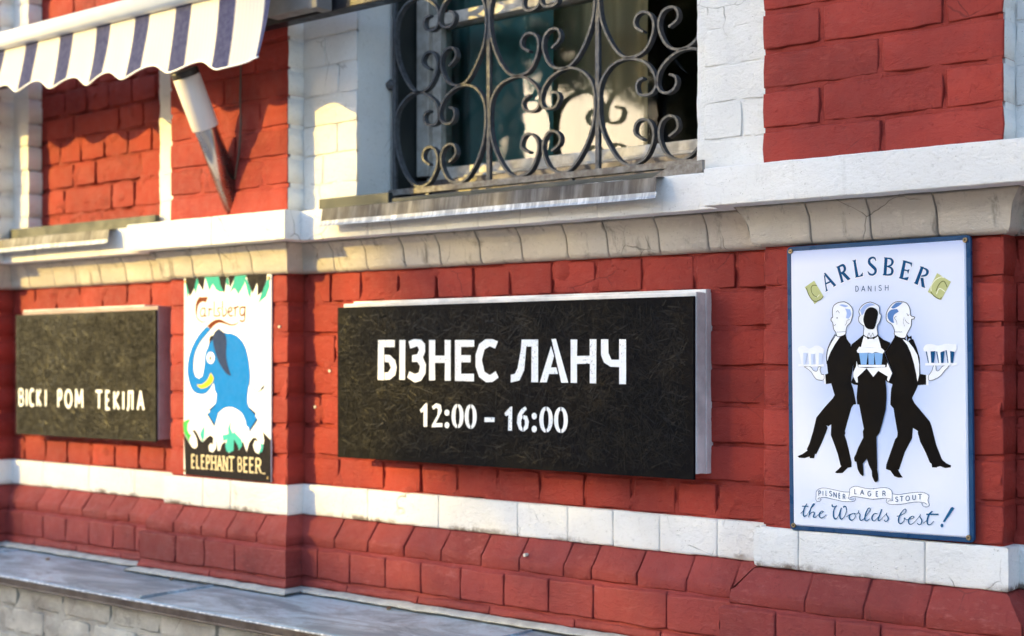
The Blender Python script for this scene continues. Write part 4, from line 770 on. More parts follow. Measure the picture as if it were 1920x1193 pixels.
   ('navy',5,'S0',[(-100.6,-215.2),(-101.1,-214.3),(-101.8,-213.7),(-102.7,-213.5),(-103.6,-213.6),(-104.4,-214.1),(-105,-214.9),(-105.2,-215.8),(-105.1,-216.8),(-102.9,-218.3),(-101.6,-218.7),(-100.7,-219.8),(-100.5,-221.2),(-100.9,-222.5),(-102,-223.4),(-103.3,-223.6),(-104.5,-223),(-105.2,-221.8)],[1.35]),
   ('navy',5,'S0',[(-95.8,-225.6),(-95.6,-215.4),(-89.7,-225.7),(-89.6,-215.6)],[1.35]),
   ('navy',5,'S0',[(-81.2,-217),(-84.2,-217),(-84.3,-227.1),(-81.2,-227.2)],[1.35]),
   ('navy',5,'S0',[(-84.3,-221.8),(-81.8,-221.9)],[1.35]),
   ('navy',5,'S0',[(-74.6,-228.4),(-74.5,-218.3)],[1.35]),
   ('navy',5,'S0',[(-74.5,-218.3),(-72.4,-218.4),(-71.6,-218.6),(-70.9,-219.2),(-70.4,-220.1),(-70.3,-221.1),(-70.4,-222.1),(-70.9,-222.9),(-71.6,-223.5),(-72.4,-223.6),(-74.5,-223.6)],[1.35]),
   ('navy',5,'S0',[(-72.4,-223.6),(-69.8,-228.5)],[1.35]),
   ('navy',5,'S0',[(-48.6,-206.7),(-48.7,-216.3),(-44.5,-216.1)],[1.35]),
   ('navy',5,'S0',[(-36.1,-217.5),(-32,-207.7),(-28.1,-217.1)],[1.35]),
   ('navy',5,'S0',[(-34.5,-214.1),(-29.5,-213.9)],[1.35]),
   ('navy',5,'S0',[(-13.7,-210.7),(-14.9,-209.8),(-16.4,-209.7),(-17.8,-210.4),(-18.9,-211.7),(-19.5,-213.5),(-19.6,-215.4),(-19.1,-217.2),(-18,-218.5),(-16.7,-219.1),(-15.3,-219),(-13.9,-218.1),(-13,-216.6),(-12.9,-214.7),(-15.4,-214.9)],[1.35]),
   ('navy',5,'S0',[(2.6,-209.2),(-1.4,-209.4),(-1.5,-218.9),(2.6,-218.7)],[1.35]),
   ('navy',5,'S0',[(-1.5,-214),(1.8,-213.8)],[1.35]),
   ('navy',5,'S0',[(12.9,-217.3),(13.1,-207.8)],[1.35]),
   ('navy',5,'S0',[(13.1,-207.8),(15.6,-207.7),(16.7,-207.8),(17.5,-208.3),(18.1,-209.1),(18.3,-210),(18.1,-211),(17.5,-211.8),(16.6,-212.4),(15.6,-212.6),(13,-212.7)],[1.35]),
   ('navy',5,'S0',[(15.6,-212.6),(18.9,-217)],[1.35]),
   ('navy',5,'S0',[(45,-219.4),(44.5,-218.6),(43.8,-218.1),(42.9,-218),(42.1,-218.2),(41.3,-218.8),(40.8,-219.6),(40.5,-220.6),(40.7,-221.5),(42.8,-222.6),(44,-222.9),(44.9,-223.8),(45.1,-225.1),(44.7,-226.4),(43.7,-227.3),(42.4,-227.7),(41.2,-227.3),(40.5,-226.3)],[1.35]),
   ('navy',5,'S0',[(49.5,-216.9),(57,-216.1)],[1.35]),
   ('navy',5,'S0',[(53.3,-216.5),(53.1,-226.2)],[1.35]),
   ('navy',5,'S0',[(66.1,-214.8),(64.4,-215.4),(63,-216.9),(62.2,-218.9),(62.2,-221.1),(62.9,-222.9),(64.3,-224.1),(66,-224.4),(67.7,-223.7),(69,-222.3),(69.8,-220.2),(69.8,-218.1),(69.1,-216.3),(67.8,-215.1),(66.1,-214.8)],[1.35]),
   ('navy',5,'S0',[(76.6,-212.7),(76.5,-218.9),(76.5,-218.9),(76.7,-220.2),(77.4,-221.2),(78.3,-221.8),(79.5,-221.9),(80.6,-221.6),(81.6,-220.7),(82.2,-219.6),(82.5,-218.3),(82.6,-212)],[1.35]),
   ('navy',5,'S0',[(88,-210.8),(95.9,-210)],[1.35]),
   ('navy',5,'S0',[(91.9,-210.4),(91.8,-219.9)],[1.35]),
  ],
  'printed_lettering#2': [
   ('white',1,'S1',[(-158,-242.7),(-164.3,-253.8),(-166.5,-264.2),(-164,-269.2),(-157.7,-265.6),(-152.5,-257.8)],[3.6,4.8,5,4.6,3.1,2.8]),
   ('navy2',3,'S1',[(-158,-242.7),(-164.3,-253.8),(-166.5,-264.2),(-164,-269.2),(-157.7,-265.6),(-152.5,-257.8)],[2,3.2,3.4,3,1.5,1.2]),
   ('white',1,'S1',[(-172.4,-263.6),(-167,-258.6)],[3.2]),
   ('navy2',3,'S1',[(-172.4,-263.6),(-167,-258.6)],[1.6]),
   ('white',1,'S1',[(-168.9,-248.4),(-155.5,-247.7)],[4]),
   ('navy2',3,'S1',[(-168.9,-248.4),(-155.5,-247.7)],[2.4]),
   ('white',1,'S1',[(-152.5,-257.8),(-146.2,-250),(-140.5,-243.1),(-142.5,-242.1),(-146.2,-247.2),(-149.3,-253.9),(-154.2,-270.5)],[2.8,3,3.6,3.8,4,4.4,3.2]),
   ('navy2',3,'S1',[(-152.5,-257.8),(-146.2,-250),(-140.5,-243.1),(-142.5,-242.1),(-146.2,-247.2),(-149.3,-253.9),(-154.2,-270.5)],[1.2,1.4,2,2.2,2.4,2.8,1.6]),
   ('white',1,'S1',[(-153.1,-267.1),(-148.4,-261.3),(-142.2,-259.2),(-140.7,-262.7),(-143.1,-268.9),(-138.2,-269.5),(-132,-264)],[2.8,3.2,4,4.6,4.6,3.4,2.8]),
   ('navy2',3,'S1',[(-153.1,-267.1),(-148.4,-261.3),(-142.2,-259.2),(-140.7,-262.7),(-143.1,-268.9),(-138.2,-269.5),(-132,-264)],[1.2,1.6,2.4,3,3,1.8,1.2]),
   ('white',1,'S1',[(-132,-264),(-124.8,-260.8),(-120.2,-256.9),(-123.7,-256.1),(-128.4,-261),(-129,-267.6),(-123.9,-270.5),(-116.7,-266.4),(-113.9,-263)],[2.8,3,3.6,3.2,4.6,4.8,4,3.4,2.8]),
   ('navy2',3,'S1',[(-132,-264),(-124.8,-260.8),(-120.2,-256.9),(-123.7,-256.1),(-128.4,-261),(-129,-267.6),(-123.9,-270.5),(-116.7,-266.4),(-113.9,-263)],[1.2,1.4,2,1.6,3,3.2,2.4,1.8,1.2]),
   ('white',1,'S1',[(-99.7,-241.9),(-99.1,-245),(-94.7,-245.3),(-89.2,-243.1),(-93.3,-247),(-96.4,-254.6),(-96.7,-265.6),(-92.5,-270.5),(-86.4,-265),(-82.3,-253.8),(-79.2,-246.7)],[4.6,4.6,3.6,3.2,3.6,4.8,5,4.6,3,2.8,2.8]),
   ('navy2',3,'S1',[(-99.7,-241.9),(-99.1,-245),(-94.7,-245.3),(-89.2,-243.1),(-93.3,-247),(-96.4,-254.6),(-96.7,-265.6),(-92.5,-270.5),(-86.4,-265),(-82.3,-253.8),(-79.2,-246.7)],[3,3,2,1.6,2,3.2,3.4,3,1.4,1.2,1.2]),
   ('white',1,'S1',[(-79,-247.1),(-82.1,-257.4),(-82,-266.6),(-78.7,-270.1),(-72.4,-264.2),(-67.8,-253.8),(-68.2,-245.6),(-71.2,-243),(-74.2,-244.9)],[4,5.2,4.8,4.2,3,3.6,4,4.2,4.6]),
   ('navy2',3,'S1',[(-79,-247.1),(-82.1,-257.4),(-82,-266.6),(-78.7,-270.1),(-72.4,-264.2),(-67.8,-253.8),(-68.2,-245.6),(-71.2,-243),(-74.2,-244.9)],[2.4,3.6,3.2,2.6,1.4,2,2.4,2.6,3]),
   ('white',1,'S1',[(-67.5,-264.8),(-60.4,-259.4),(-51.5,-256.6),(-59.3,-259.8),(-61.5,-267.2),(-56.6,-271),(-50.6,-267.5),(-47.6,-260.9),(-50.5,-256.5),(-44.6,-257.5),(-40.6,-253.2)],[3,3,3.4,4,4.8,4.2,3,3,3.4,2.8,2.8]),
   ('navy2',3,'S1',[(-67.5,-264.8),(-60.4,-259.4),(-51.5,-256.6),(-59.3,-259.8),(-61.5,-267.2),(-56.6,-271),(-50.6,-267.5),(-47.6,-260.9),(-50.5,-256.5),(-44.6,-257.5),(-40.6,-253.2)],[1.4,1.4,1.8,2.4,3.2,2.6,1.4,1.4,1.8,1.2,1.2]),
   ('white',1,'S1',[(-40.6,-250.5),(-40.4,-255),(-37.5,-257.6),(-38.3,-265.8),(-35.4,-270.2),(-30,-267.1)],[3.6,3.6,4,4.6,4,3]),
   ('navy2',3,'S1',[(-40.6,-250.5),(-40.4,-255),(-37.5,-257.6),(-38.3,-265.8),(-35.4,-270.2),(-30,-267.1)],[2,2,2.4,3,2.4,1.4]),
   ('white',1,'S1',[(-30,-267.1),(-22.1,-257.6),(-15.1,-248.1),(-16.1,-243.8),(-20,-245.7),(-25,-255.9),(-27.1,-266.9),(-23.2,-270.3),(-16.3,-265.4)],[2.8,3,3.4,3.6,3.8,4.6,4.8,4,2.8]),
   ('navy2',3,'S1',[(-30,-267.1),(-22.1,-257.6),(-15.1,-248.1),(-16.1,-243.8),(-20,-245.7),(-25,-255.9),(-27.1,-266.9),(-23.2,-270.3),(-16.3,-265.4)],[1.2,1.4,1.8,2,2.2,3,3.2,2.4,1.2]),
   ('white',1,'S1',[(0.3,-254.4),(-6.5,-254.8),(-11.4,-262.4),(-9.6,-268.6),(-4.7,-268.3),(3.1,-259.7)],[3.4,3.8,4.8,4.2,3.2,2.8]),
   ('navy2',3,'S1',[(0.3,-254.4),(-6.5,-254.8),(-11.4,-262.4),(-9.6,-268.6),(-4.7,-268.3),(3.1,-259.7)],[1.8,2.2,3.2,2.6,1.6,1.2]),
   ('white',1,'S1',[(10,-245.3),(5.1,-257.8),(2.3,-265.1),(4.2,-268.2),(9.8,-263.8),(21.5,-251.4)],[4.6,4.6,4.6,4,2.8,2.8]),
   ('navy2',3,'S1',[(10,-245.3),(5.1,-257.8),(2.3,-265.1),(4.2,-268.2),(9.8,-263.8),(21.5,-251.4)],[3,3,3,2.4,1.2,1.2]),
   ('white',1,'S1',[(21.5,-251),(20.3,-255.1),(24,-261.1),(22.2,-267.1),(17.4,-268.9),(15.4,-266.1)],[3,3.8,4.6,4,3.4,4]),
   ('navy2',3,'S1',[(21.5,-251),(20.3,-255.1),(24,-261.1),(22.2,-267.1),(17.4,-268.9),(15.4,-266.1)],[1.4,2.2,3,2.4,1.8,2.4]),
   ('white',1,'S1',[(42.8,-256.9),(50,-254.7),(59.5,-249.2),(62.1,-243.3),(59.6,-241.4),(53.8,-246.8),(48.1,-256.1),(45.9,-264.3),(47.4,-270.4),(52.1,-270.6),(57.6,-264.9),(58.4,-259.1),(61.7,-262.2),(66.8,-262.1)],[3.6,3,3.2,3.6,3.2,3.6,4.6,4.8,4.2,3.6,3.2,3.2,3.2,2.8]),
   ('navy2',3,'S1',[(42.8,-256.9),(50,-254.7),(59.5,-249.2),(62.1,-243.3),(59.6,-241.4),(53.8,-246.8),(48.1,-256.1),(45.9,-264.3),(47.4,-270.4),(52.1,-270.6),(57.6,-264.9),(58.4,-259.1),(61.7,-262.2),(66.8,-262.1)],[2,1.4,1.6,2,1.6,2,3,3.2,2.6,2,1.6,1.6,1.6,1.2]),
   ('white',1,'S1',[(64,-262.7),(72.5,-260.4),(79,-256.9),(76.3,-254.6),(70.6,-257.9),(67,-263.9),(69.1,-270.8),(75.1,-270),(82.7,-262.9),(91.2,-252.7)],[2.8,3,3.6,3.4,4.6,4.8,4.2,3.2,2.8,2.8]),
   ('navy2',3,'S1',[(64,-262.7),(72.5,-260.4),(79,-256.9),(76.3,-254.6),(70.6,-257.9),(67,-263.9),(69.1,-270.8),(75.1,-270),(82.7,-262.9),(91.2,-252.7)],[1.2,1.4,2,1.8,3,3.2,2.6,1.6,1.2,1.2]),
   ('white',1,'S1',[(92.6,-250.4),(91.1,-255.3),(95,-261.3),(93.6,-268.4),(89.1,-271.2),(86.1,-268.4)],[3,3.8,4.6,4,3.4,4]),
   ('navy2',3,'S1',[(92.6,-250.4),(91.1,-255.3),(95,-261.3),(93.6,-268.4),(89.1,-271.2),(86.1,-268.4)],[1.4,2.2,3,2.4,1.8,2.4]),
   ('white',1,'S1',[(97.5,-267.7),(105.4,-261.5)],[3]),
   ('navy2',3,'S1',[(97.5,-267.7),(105.4,-261.5)],[1.4]),
   ('white',1,'S1',[(116.7,-243.1),(110.6,-248.9),(106.6,-259.7),(107.2,-268.4),(112.7,-269),(119.6,-262.4)],[4.6,5,5,4.6,3.4,3.2]),
   ('navy2',3,'S1',[(116.7,-243.1),(110.6,-248.9),(106.6,-259.7),(107.2,-268.4),(112.7,-269),(119.6,-262.4)],[3,3.4,3.4,3,1.8,1.6]),
   ('white',1,'S1',[(105.1,-249.4),(128.9,-248)],[4.6]),
   ('navy2',3,'S1',[(105.1,-249.4),(128.9,-248)],[3]),
   ('navy2',3,'F0',[(155,-233.2),(158.6,-231.9),(162.1,-234.5),(142.4,-262.3),(137.9,-262.1)],None),
   ('navy2',3,'F0',[(139.5,-269.2),(139.1,-271.1),(137.9,-272.5),(136.4,-273.1),(134.8,-272.7),(133.7,-271.4),(133.3,-269.6),(133.8,-267.7),(134.9,-266.3),(136.5,-265.7),(138,-266.1),(139.1,-267.4)],None),
  ],
 },
 'E': {
  'printed_leaf_border': [
   ('teal',1,'F0',[(-194.7,293.3),(-184.4,234.7),(-170.5,271.8),(-166.1,295.6)],None),
   ('teal',1,'F0',[(-151.5,271.5),(-144.1,247.6),(-128.1,285.9),(-137.7,298)],None),
   ('teal',1,'F0',[(-100.2,300.1),(-78.8,256.9),(-62.8,278.7),(-48.8,260.8),(-30.4,253.2),(-12.2,252.9),(-35.6,300.1)],None),
   ('teal',1,'F0',[(-1.2,283.3),(3.4,271.6),(12.5,271.4),(10,288.9),(3.2,294.8)],None),
   ('teal',1,'F0',[(40.4,299.2),(32.6,276.8),(15,248.1),(37.3,262.2),(55.4,243.2),(81.6,273),(91,299.2)],None),
   ('teal',1,'F0',[(83.6,287.3),(88.2,272.8),(99.6,241.1),(110.7,232.3),(112.6,255.2),(92.4,287.1)],None),
   ('teal',1,'F0',[(192.8,297.4),(181.5,279.5),(156.2,240.3),(142.7,214.8),(177.8,234.3),(193.3,262.3)],None),
   ('dark',2,'F0',[(-193.8,299.8),(-184.9,272.1),(-171.1,242),(-149.1,268.5),(-139.1,299.5)],None),
   ('dark',2,'F0',[(-136.8,299.5),(-128.1,280),(-108.1,258.9),(-99.3,300.1)],None),
   ('dark',2,'F0',[(-34.6,300.1),(-26.1,272.1),(-7.6,248.5),(0.1,289.1),(6.3,297.7)],None),
   ('dark',2,'F0',[(4.5,297.7),(12.3,288.8),(17.1,262.6),(36.9,291.2),(40,299.8)],None),
   ('dark',2,'F0',[(89.2,299.8),(101.4,275.5),(119.3,245.1),(137.6,275.3),(142,266.1),(141.1,237.6),(162.6,248.7),(179.4,279.6),(182.1,299.3)],None),
  ],
  'printed_flame_band': [
   ('dark',1,'F0',[(-199.2,-173.7),(-173.8,-201),(-158.5,-215.4),(-143.4,-218.4),(-133,-210.3),(-136.2,-189.6),(-146.9,-175),(-159.1,-164.2),(-147.1,-161.7),(-135,-170.6),(-119.7,-190.7),(-107.7,-197.6),(-90.1,-183.6),(-72.5,-175.2),(-57.7,-182),(-60.3,-204.5),(-69.2,-197.5),(-80.9,-207.5),(-77.8,-222.4),(-60,-226.1),(-45.6,-213.1),(-43,-186.8),(-36.7,-220.1),(-28,-219.6),(-19.5,-200.5),(-2.3,-190.4),(0.8,-210.6),(15.4,-224.6),(35.2,-208.7),(37.7,-179.1),(55,-200.3),(60.9,-214.7),(77.5,-186.3),(94.7,-218.3),(105.6,-190.3),(122.1,-174.9),(135.9,-174.2),(145.7,-184.6),(130.5,-181.8),(122.3,-196.7),(130.9,-214.5),(147.6,-220.8),(166.6,-205.2),(171.7,-179.7),(166,-155.6),(200.3,-178.2),(201.9,-300.4),(-190.9,-299.2)],None),
   ('green',2,'F0',[(-202,-143.2),(-192.9,-135.2),(-177.8,-130.8),(-167.1,-132.2),(-180.6,-144.2),(-181.9,-163.3),(-171.1,-176.1),(-160.5,-176.6),(-171,-187.6),(-172.3,-199),(-198.6,-171.7)],None),
   ('aqua',2,'F0',[(-121.4,-173.8),(-111.2,-158.2),(-99.4,-148.3),(-100.5,-182.2),(-109.2,-197.7)],None),
   ('aqua',2,'F0',[(22.8,-129.9),(8.7,-150.9),(11.8,-167.4),(-15.5,-172.4),(-12.4,-190.9),(6.3,-184.4),(-2.1,-203.3),(3.8,-219.7),(18.3,-222.6),(35.3,-216.1),(37.8,-182.8),(55,-200.3),(60.9,-212.9),(74.8,-199.3),(71.8,-182.9),(54.7,-170.9),(44.7,-165.9),(41.6,-149.4),(40.3,-162.4),(31.8,-164.6),(21.7,-152.2)],None),
   ('aqua',2,'F0',[(156.8,-187.7),(169.2,-192.5),(163.9,-212.6),(147.5,-219.9),(157,-202.2)],None),
  ],
  'printed_elephant': [
   ('blue',3,'F2',[(-76.8,105.2),(-83.6,90.4),(-97.3,66.6),(-101.5,31.1),(-110.4,1.3),(-126.8,-6.5),(-143.4,0.6),(-153.1,21.2),(-148.9,63),(-125.8,98.9),(-93.3,125.7),(-71.7,142),(-91.3,150.8),(-130.8,122.7),(-163.4,83.7),(-179.6,44.7),(-181.5,8.7),(-171.6,-22.2),(-152.3,-45.6),(-119.1,-53.5),(-86.5,-46.7),(-56.8,-16.4),(-51.9,-39.8),(-42.6,-51.3),(-46.8,-77.8),(-76.6,-98),(-74.2,-105.3),(-89.4,-111.2),(-52.8,-148.5),(-48.3,-139.5),(-35,-106.7),(-3.3,-90.9),(32.8,-89.6),(68.7,-102.7),(86.6,-122.2),(93.5,-142),(102.3,-144.5),(108.2,-158.6),(143.5,-121.3),(132.5,-111.7),(135.4,-103.1),(106,-87),(96.9,-67.2),(100.9,-32.6),(107.3,-15.3),(109.1,13.4),(99.7,60.4),(83.9,94.7),(57,117.6),(25.5,129),(-1.5,130.4),(-38.1,140.6),(-60.9,122.9)],None),
   ('ear',5,'F1',[(-33.6,144.1),(-6.1,128.9),(3.3,105.7),(1.5,64.9),(8.7,35.9),(24.9,3.6),(-0.1,12.4),(-32.3,44),(-51.1,78.9),(-60.7,111.2),(-54.1,131.7)],None),
   ('dark',4,'F0',[(-78.1,97.8),(-77,117),(-69.2,123.5),(-58.6,123.5),(-61.6,111.1)],None),
   ('white',5,'F0',[(-52.2,56.9),(-53.5,50.1),(-57.4,44.3),(-63.4,40.4),(-70.4,39),(-77.5,40.2),(-83.6,43.9),(-87.7,49.6),(-89.2,56.4),(-87.9,63.2),(-83.9,69),(-78,72.9),(-70.9,74.3),(-63.8,73),(-57.8,69.3),(-53.7,63.6)],None),
   ('black',6,'F0',[(-66.9,55.2),(-68.2,51),(-71.5,49.3),(-74.8,50.9),(-76.2,55.1),(-74.9,59.3),(-71.6,61),(-68.3,59.4)],None),
   ('yellow',5,'F1',[(-136,-24.9),(-110.1,-23.1),(-87,-11.2),(-75.5,3.8),(-69.6,12.1),(-55.6,-3.2),(-63.7,-18.1),(-91.3,-32),(-119.4,-35.2)],None),
   ('ear',4,'S1',[(107.3,-15.3),(118.4,-29.3),(146.8,-39.1),(159.7,-33.9)],[1.2,1.2,1.6,3]),
   ('ear',4,'F0',[(151.1,-39.8),(160.5,-28.1),(174.6,-18.7),(168.3,-30.8)],None),
   ('ear',4,'F0',[(-89.4,-111.2),(-85.7,-110.1),(-50.6,-141.1),(-52.8,-148.5)],None),
   ('ear',4,'F0',[(-78.9,-98.1),(-46.7,-85.1),(-49,-88.2),(-75.6,-102.4)],None),
   ('ear',4,'F0',[(108.2,-87.5),(135.4,-103.1),(130.3,-107.5),(106,-90.4)],None),
   ('ear',4,'F0',[(108.2,-158.6),(143.5,-121.3),(137,-120.1),(111.1,-148.4)],None),
  ],
  'printed_swash': [
   ('rust',4,'F2',[(-88.4,151.8),(-73.5,160.8),(-54.8,168.8),(-39.2,171.7),(-23.6,170.7),(-1.8,163.7),(19.8,157.2),(36.7,156.7),(51.8,160.6),(60.9,165.5),(50.4,156.6),(33.7,152.2),(16.8,152.7),(-1.7,156.7),(-23.4,160.7),(-40.6,159.8),(-57.7,152.8),(-71.7,142.8)],None),
  ],
  'printed_lettering': [
   ('rust',2,'F0',[(-127,239.8),(-84,239.2),(-95.7,222.3),(-107.7,225.9),(-122,222.6),(-133.1,212.6),(-136.9,197.4),(-137.5,181.2),(-124.5,170),(-108.5,164.4),(-86.3,169.9),(-103.7,162.9),(-114.8,162.4),(-130.9,170),(-140.7,181.2),(-144.9,197.5),(-144.4,214.7),(-138.1,228.8)],None),
   ('rust',2,'S1',[(-99.4,205.2),(-112.2,205.3),(-120.1,197.3),(-119.9,187.2),(-113.5,180.6),(-103.9,184.1),(-98.5,193.1)],[4.2]),
   ('rust',2,'S1',[(-97.8,205.2),(-100,183),(-92.8,182.5)],[4.2]),
   ('rust',2,'S1',[(-83.6,205.1),(-79.6,201),(-80.9,181.4)],[4.2]),
   ('rust',2,'S1',[(-78.8,200),(-70.9,203.9),(-66.2,199.4)],[4.2]),
   ('rust',2,'S1',[(-55.5,224.8),(-55.7,181.8)],[4.2]),
   ('rust',2,'S1',[(-25.6,204.6),(-36.5,204.6),(-39.5,198.7),(-28.5,187.6),(-33,181.7),(-53.4,181.8)],[4.2]),
   ('rust',2,'S1',[(-17.3,225.4),(-16,184.6),(-8.2,181.1),(-0.5,186.5),(2.5,192.4),(-3.1,204.4)],[4.41]),
   ('rust',2,'S1',[(10.2,192.4),(23.9,195.2),(26.9,202.1),(19.2,206.1),(11.6,200.3),(11,188.4),(21.1,179.9),(30.2,182.3)],[4.73]),
   ('rust',2,'S1',[(34.5,205),(41.4,202),(40.9,179.8)],[5.04]),
   ('rust',2,'S1',[(42.2,202),(48.2,206.9),(57.3,206.8)],[5.25]),
   ('rust',2,'S1',[(87.5,205),(70.9,205.7),(63.5,199.9),(63.6,187.1),(71.2,181.1),(81.7,186),(84.3,195.8)],[5.25]),
   ('rust',2,'S1',[(84.8,204.6),(84.2,171.3),(74.5,164),(63.9,167.4)],[5.25]),
  ],
  'printed_lettering#1': [
   ('cream',2,'S0',[(-146.5,-238.3),(-159.7,-238.4),(-159.2,-276.4),(-145.7,-276.5)],[5.8]),
   ('cream',2,'S0',[(-159.5,-256.7),(-148.6,-256.7)],[5.8]),
   ('cream',2,'S0',[(-136.2,-238.1),(-135.7,-276.3),(-122.2,-276.4)],[5.8]),
   ('cream',2,'S0',[(-99.8,-237.7),(-112.9,-237.8),(-112.4,-276.2),(-99,-276.3)],[5.8]),
   ('cream',2,'S0',[(-112.6,-256.2),(-101.9,-256.2)],[5.8]),
   ('cream',2,'S0',[(-88.9,-276.1),(-89.4,-237.4)],[5.8]),
   ('cream',2,'S0',[(-89.4,-237.4),(-82.6,-237.4),(-79.7,-238.2),(-77.3,-240.4),(-75.7,-243.8),(-75.1,-247.8),(-75.6,-251.8),(-77.1,-255.2),(-79.5,-257.5),(-82.3,-258.3),(-89.2,-258.3)],[5.8]),
   ('cream',2,'S0',[(-96.6,-277),(-81.2,-276.7)],[3]),
   ('cream',2,'S0',[(-64.7,-276),(-65.2,-237.1)],[5.8]),
   ('cream',2,'S0',[(-45.9,-276),(-46.4,-236.9)],[5.8]),
   ('cream',2,'S0',[(-65,-255.7),(-46.2,-255.7)],[5.8]),
   ('cream',2,'S0',[(-72.3,-276.8),(-57.1,-276.6)],[3]),
   ('cream',2,'S0',[(-53.5,-276.9),(-38.3,-276.7)],[3]),
   ('cream',2,'S0',[(-72.9,-237.1),(-57.6,-237)],[3]),
   ('cream',2,'S0',[(-54,-237),(-38.8,-236.9)],[3]),
   ('cream',2,'S0',[(-37.9,-275.8),(-28.4,-236.6),(-17.8,-275.9)],[5.8]),
   ('cream',2,'S0',[(-34.3,-262.5),(-21.7,-262.5)],[5.8]),
   ('cream',2,'S0',[(-44.9,-276.7),(-29.7,-276.5)],[3]),
   ('cream',2,'S0',[(-17.6,-276.8),(-2.6,-276.6)],[3]),
   ('cream',2,'S0',[(-10.2,-275.7),(-10.7,-236.3),(7.8,-275.8),(7.3,-236.2)],[5.8]),
   ('cream',2,'S0',[(-17.7,-276.6),(-2.7,-276.3)],[3]),
   ('cream',2,'S0',[(0.3,-276.6),(15.3,-276.4)],[3]),
   ('cream',2,'S0',[(-18.3,-236.4),(-3.2,-236.2)],[3]),
   ('cream',2,'S0',[(13,-235.9),(39.6,-235.7)],[5.8]),
   ('cream',2,'S0',[(26.3,-235.8),(26.8,-275.6)],[5.8]),
   ('cream',2,'S0',[(19.4,-276.5),(34.2,-276.2)],[3]),
   ('cream',2,'S0',[(57.5,-275.4),(57,-235.3)],[4.52]),
   ('cream',2,'S0',[(57,-235.3),(64.4,-235.3),(67.1,-236),(69.4,-238.1),(70.9,-241.2),(71.5,-244.9),(71,-248.6),(69.6,-251.7),(67.3,-253.8),(64.6,-254.6),(57.2,-254.6)],[4.52]),
   ('cream',2,'S0',[(57.2,-254.6),(64.6,-254.6),(67.9,-255.3),(70.7,-257.6),(72.6,-261),(73.3,-265),(72.7,-269),(70.9,-272.4),(68.1,-274.7),(64.9,-275.4),(57.5,-275.4)],[4.52]),
   ('cream',2,'S0',[(98.6,-234.9),(83.5,-235),(84,-275.3),(99.5,-275.4)],[5.8]),
   ('cream',2,'S0',[(83.7,-254.3),(96.2,-254.3)],[5.8]),
   ('cream',2,'S0',[(125.5,-234.5),(109.4,-234.6),(109.9,-275.2),(126.4,-275.2)],[5.8]),
   ('cream',2,'S0',[(109.7,-254.1),(122.9,-254)],[5.8]),
   ('cream',2,'S0',[(137.5,-275),(137,-234.2)],[5.8]),
   ('cream',2,'S0',[(137,-234.2),(146.6,-234.1),(150.4,-234.9),(153.7,-237.2),(155.9,-240.6),(156.7,-244.7),(156,-248.8),(153.9,-252.3),(150.7,-254.6),(146.9,-255.4),(137.2,-255.4)],[5.8]),
   ('cream',2,'S0',[(146.9,-255.4),(159.5,-275.1)],[5.8]),
   ('cream',2,'S0',[(130.3,-275.9),(144.7,-275.6)],[3]),
   ('cream',2,'S0',[(163.4,-275.9),(177.6,-275.7)],[3]),
  ],
 },
 'M': {
  'painted_lettering': [
   ('paint',1,'F0',[(-414.6,114.9),(-353.1,114.4),(-353.2,95.5),(-392.9,95.7),(-393,7.6),(-416.4,8.6)],None),
   ('paint',1,'F0',[(-390.6,75.5),(-371.3,74.3),(-351.6,61.2),(-345.7,42.4),(-351.6,21.1),(-371.4,9.5),(-390.7,8.4),(-390.6,27.9),(-376.3,29.2),(-367.4,41.1),(-374.7,55.3),(-390.6,56.4)],None),
   ('paint',1,'F0',[(-335.8,114.3),(-313.9,114.1),(-315.7,9.6),(-335.9,9.4)],None),
   ('paint',1,'F0',[(-302.6,110.5),(-283.3,116.2),(-257.7,114.8),(-243.4,103.1),(-243.4,82.2),(-251.4,68.3),(-240.3,49.8),(-241.9,26.5),(-257.8,7.8),(-280.2,2.9),(-307.5,15.5),(-299.4,32),(-280.1,25.1),(-265.7,28.7),(-260.9,45),(-270.5,56.7),(-289.7,56.6),(-289.7,74.2),(-272.1,76.5),(-264.1,88.1),(-270.5,97.5),(-296.2,91.7)],None),
   ('paint',1,'F0',[(-229.2,113.4),(-207.8,113.3),(-207.8,72.9),(-174.5,72.9),(-174.5,113),(-153.9,112.8),(-154,8.9),(-174.6,8.7),(-173.6,54.5),(-208.8,54.5),(-207.9,9.5),(-229.3,8.6)],None),
   ('paint',1,'F0',[(-139.2,112.7),(-74.2,112.2),(-74.2,94.9),(-118.5,95.1),(-118.5,74),(-86.2,73.9),(-86.2,55.9),(-118.5,55.8),(-118.5,26.7),(-75.2,27),(-75.2,7.9),(-139.3,8.6)],None),
   ('paint',1,'F0',[(3.8,108.2),(-4.9,90.5),(-22.4,96.2),(-40.1,88.4),(-49,61.5),(-40.2,32.4),(-22.5,24.1),(-3.5,33.8),(5.8,18.3),(-13.8,7),(-34.3,6.1),(-57.9,18.8),(-69.8,45.8),(-69.8,75),(-57.8,102),(-37.1,113.5),(-13.7,113.9)],None),
   ('paint',1,'F0',[(79.7,112.1),(131.4,111.7),(131.3,8),(110,7.7),(111,94.7),(94.5,94.8),(87.9,37.4),(73.1,11.9),(45.3,6.6),(45.3,25.5),(58.2,28),(67.1,41.9),(77.6,88)],None),
   ('paint',1,'F0',[(172.5,112.5),(186.2,112.8),(223.5,7.8),(202.3,7.6)],None),
   ('paint',1,'F0',[(171.3,95.5),(180.4,71.7),(158,8.2),(136.9,8)],None),
   ('paint',1,'F0',[(168.1,44.1),(187.3,44.2),(192.4,28.5),(161.8,28.2)],None),
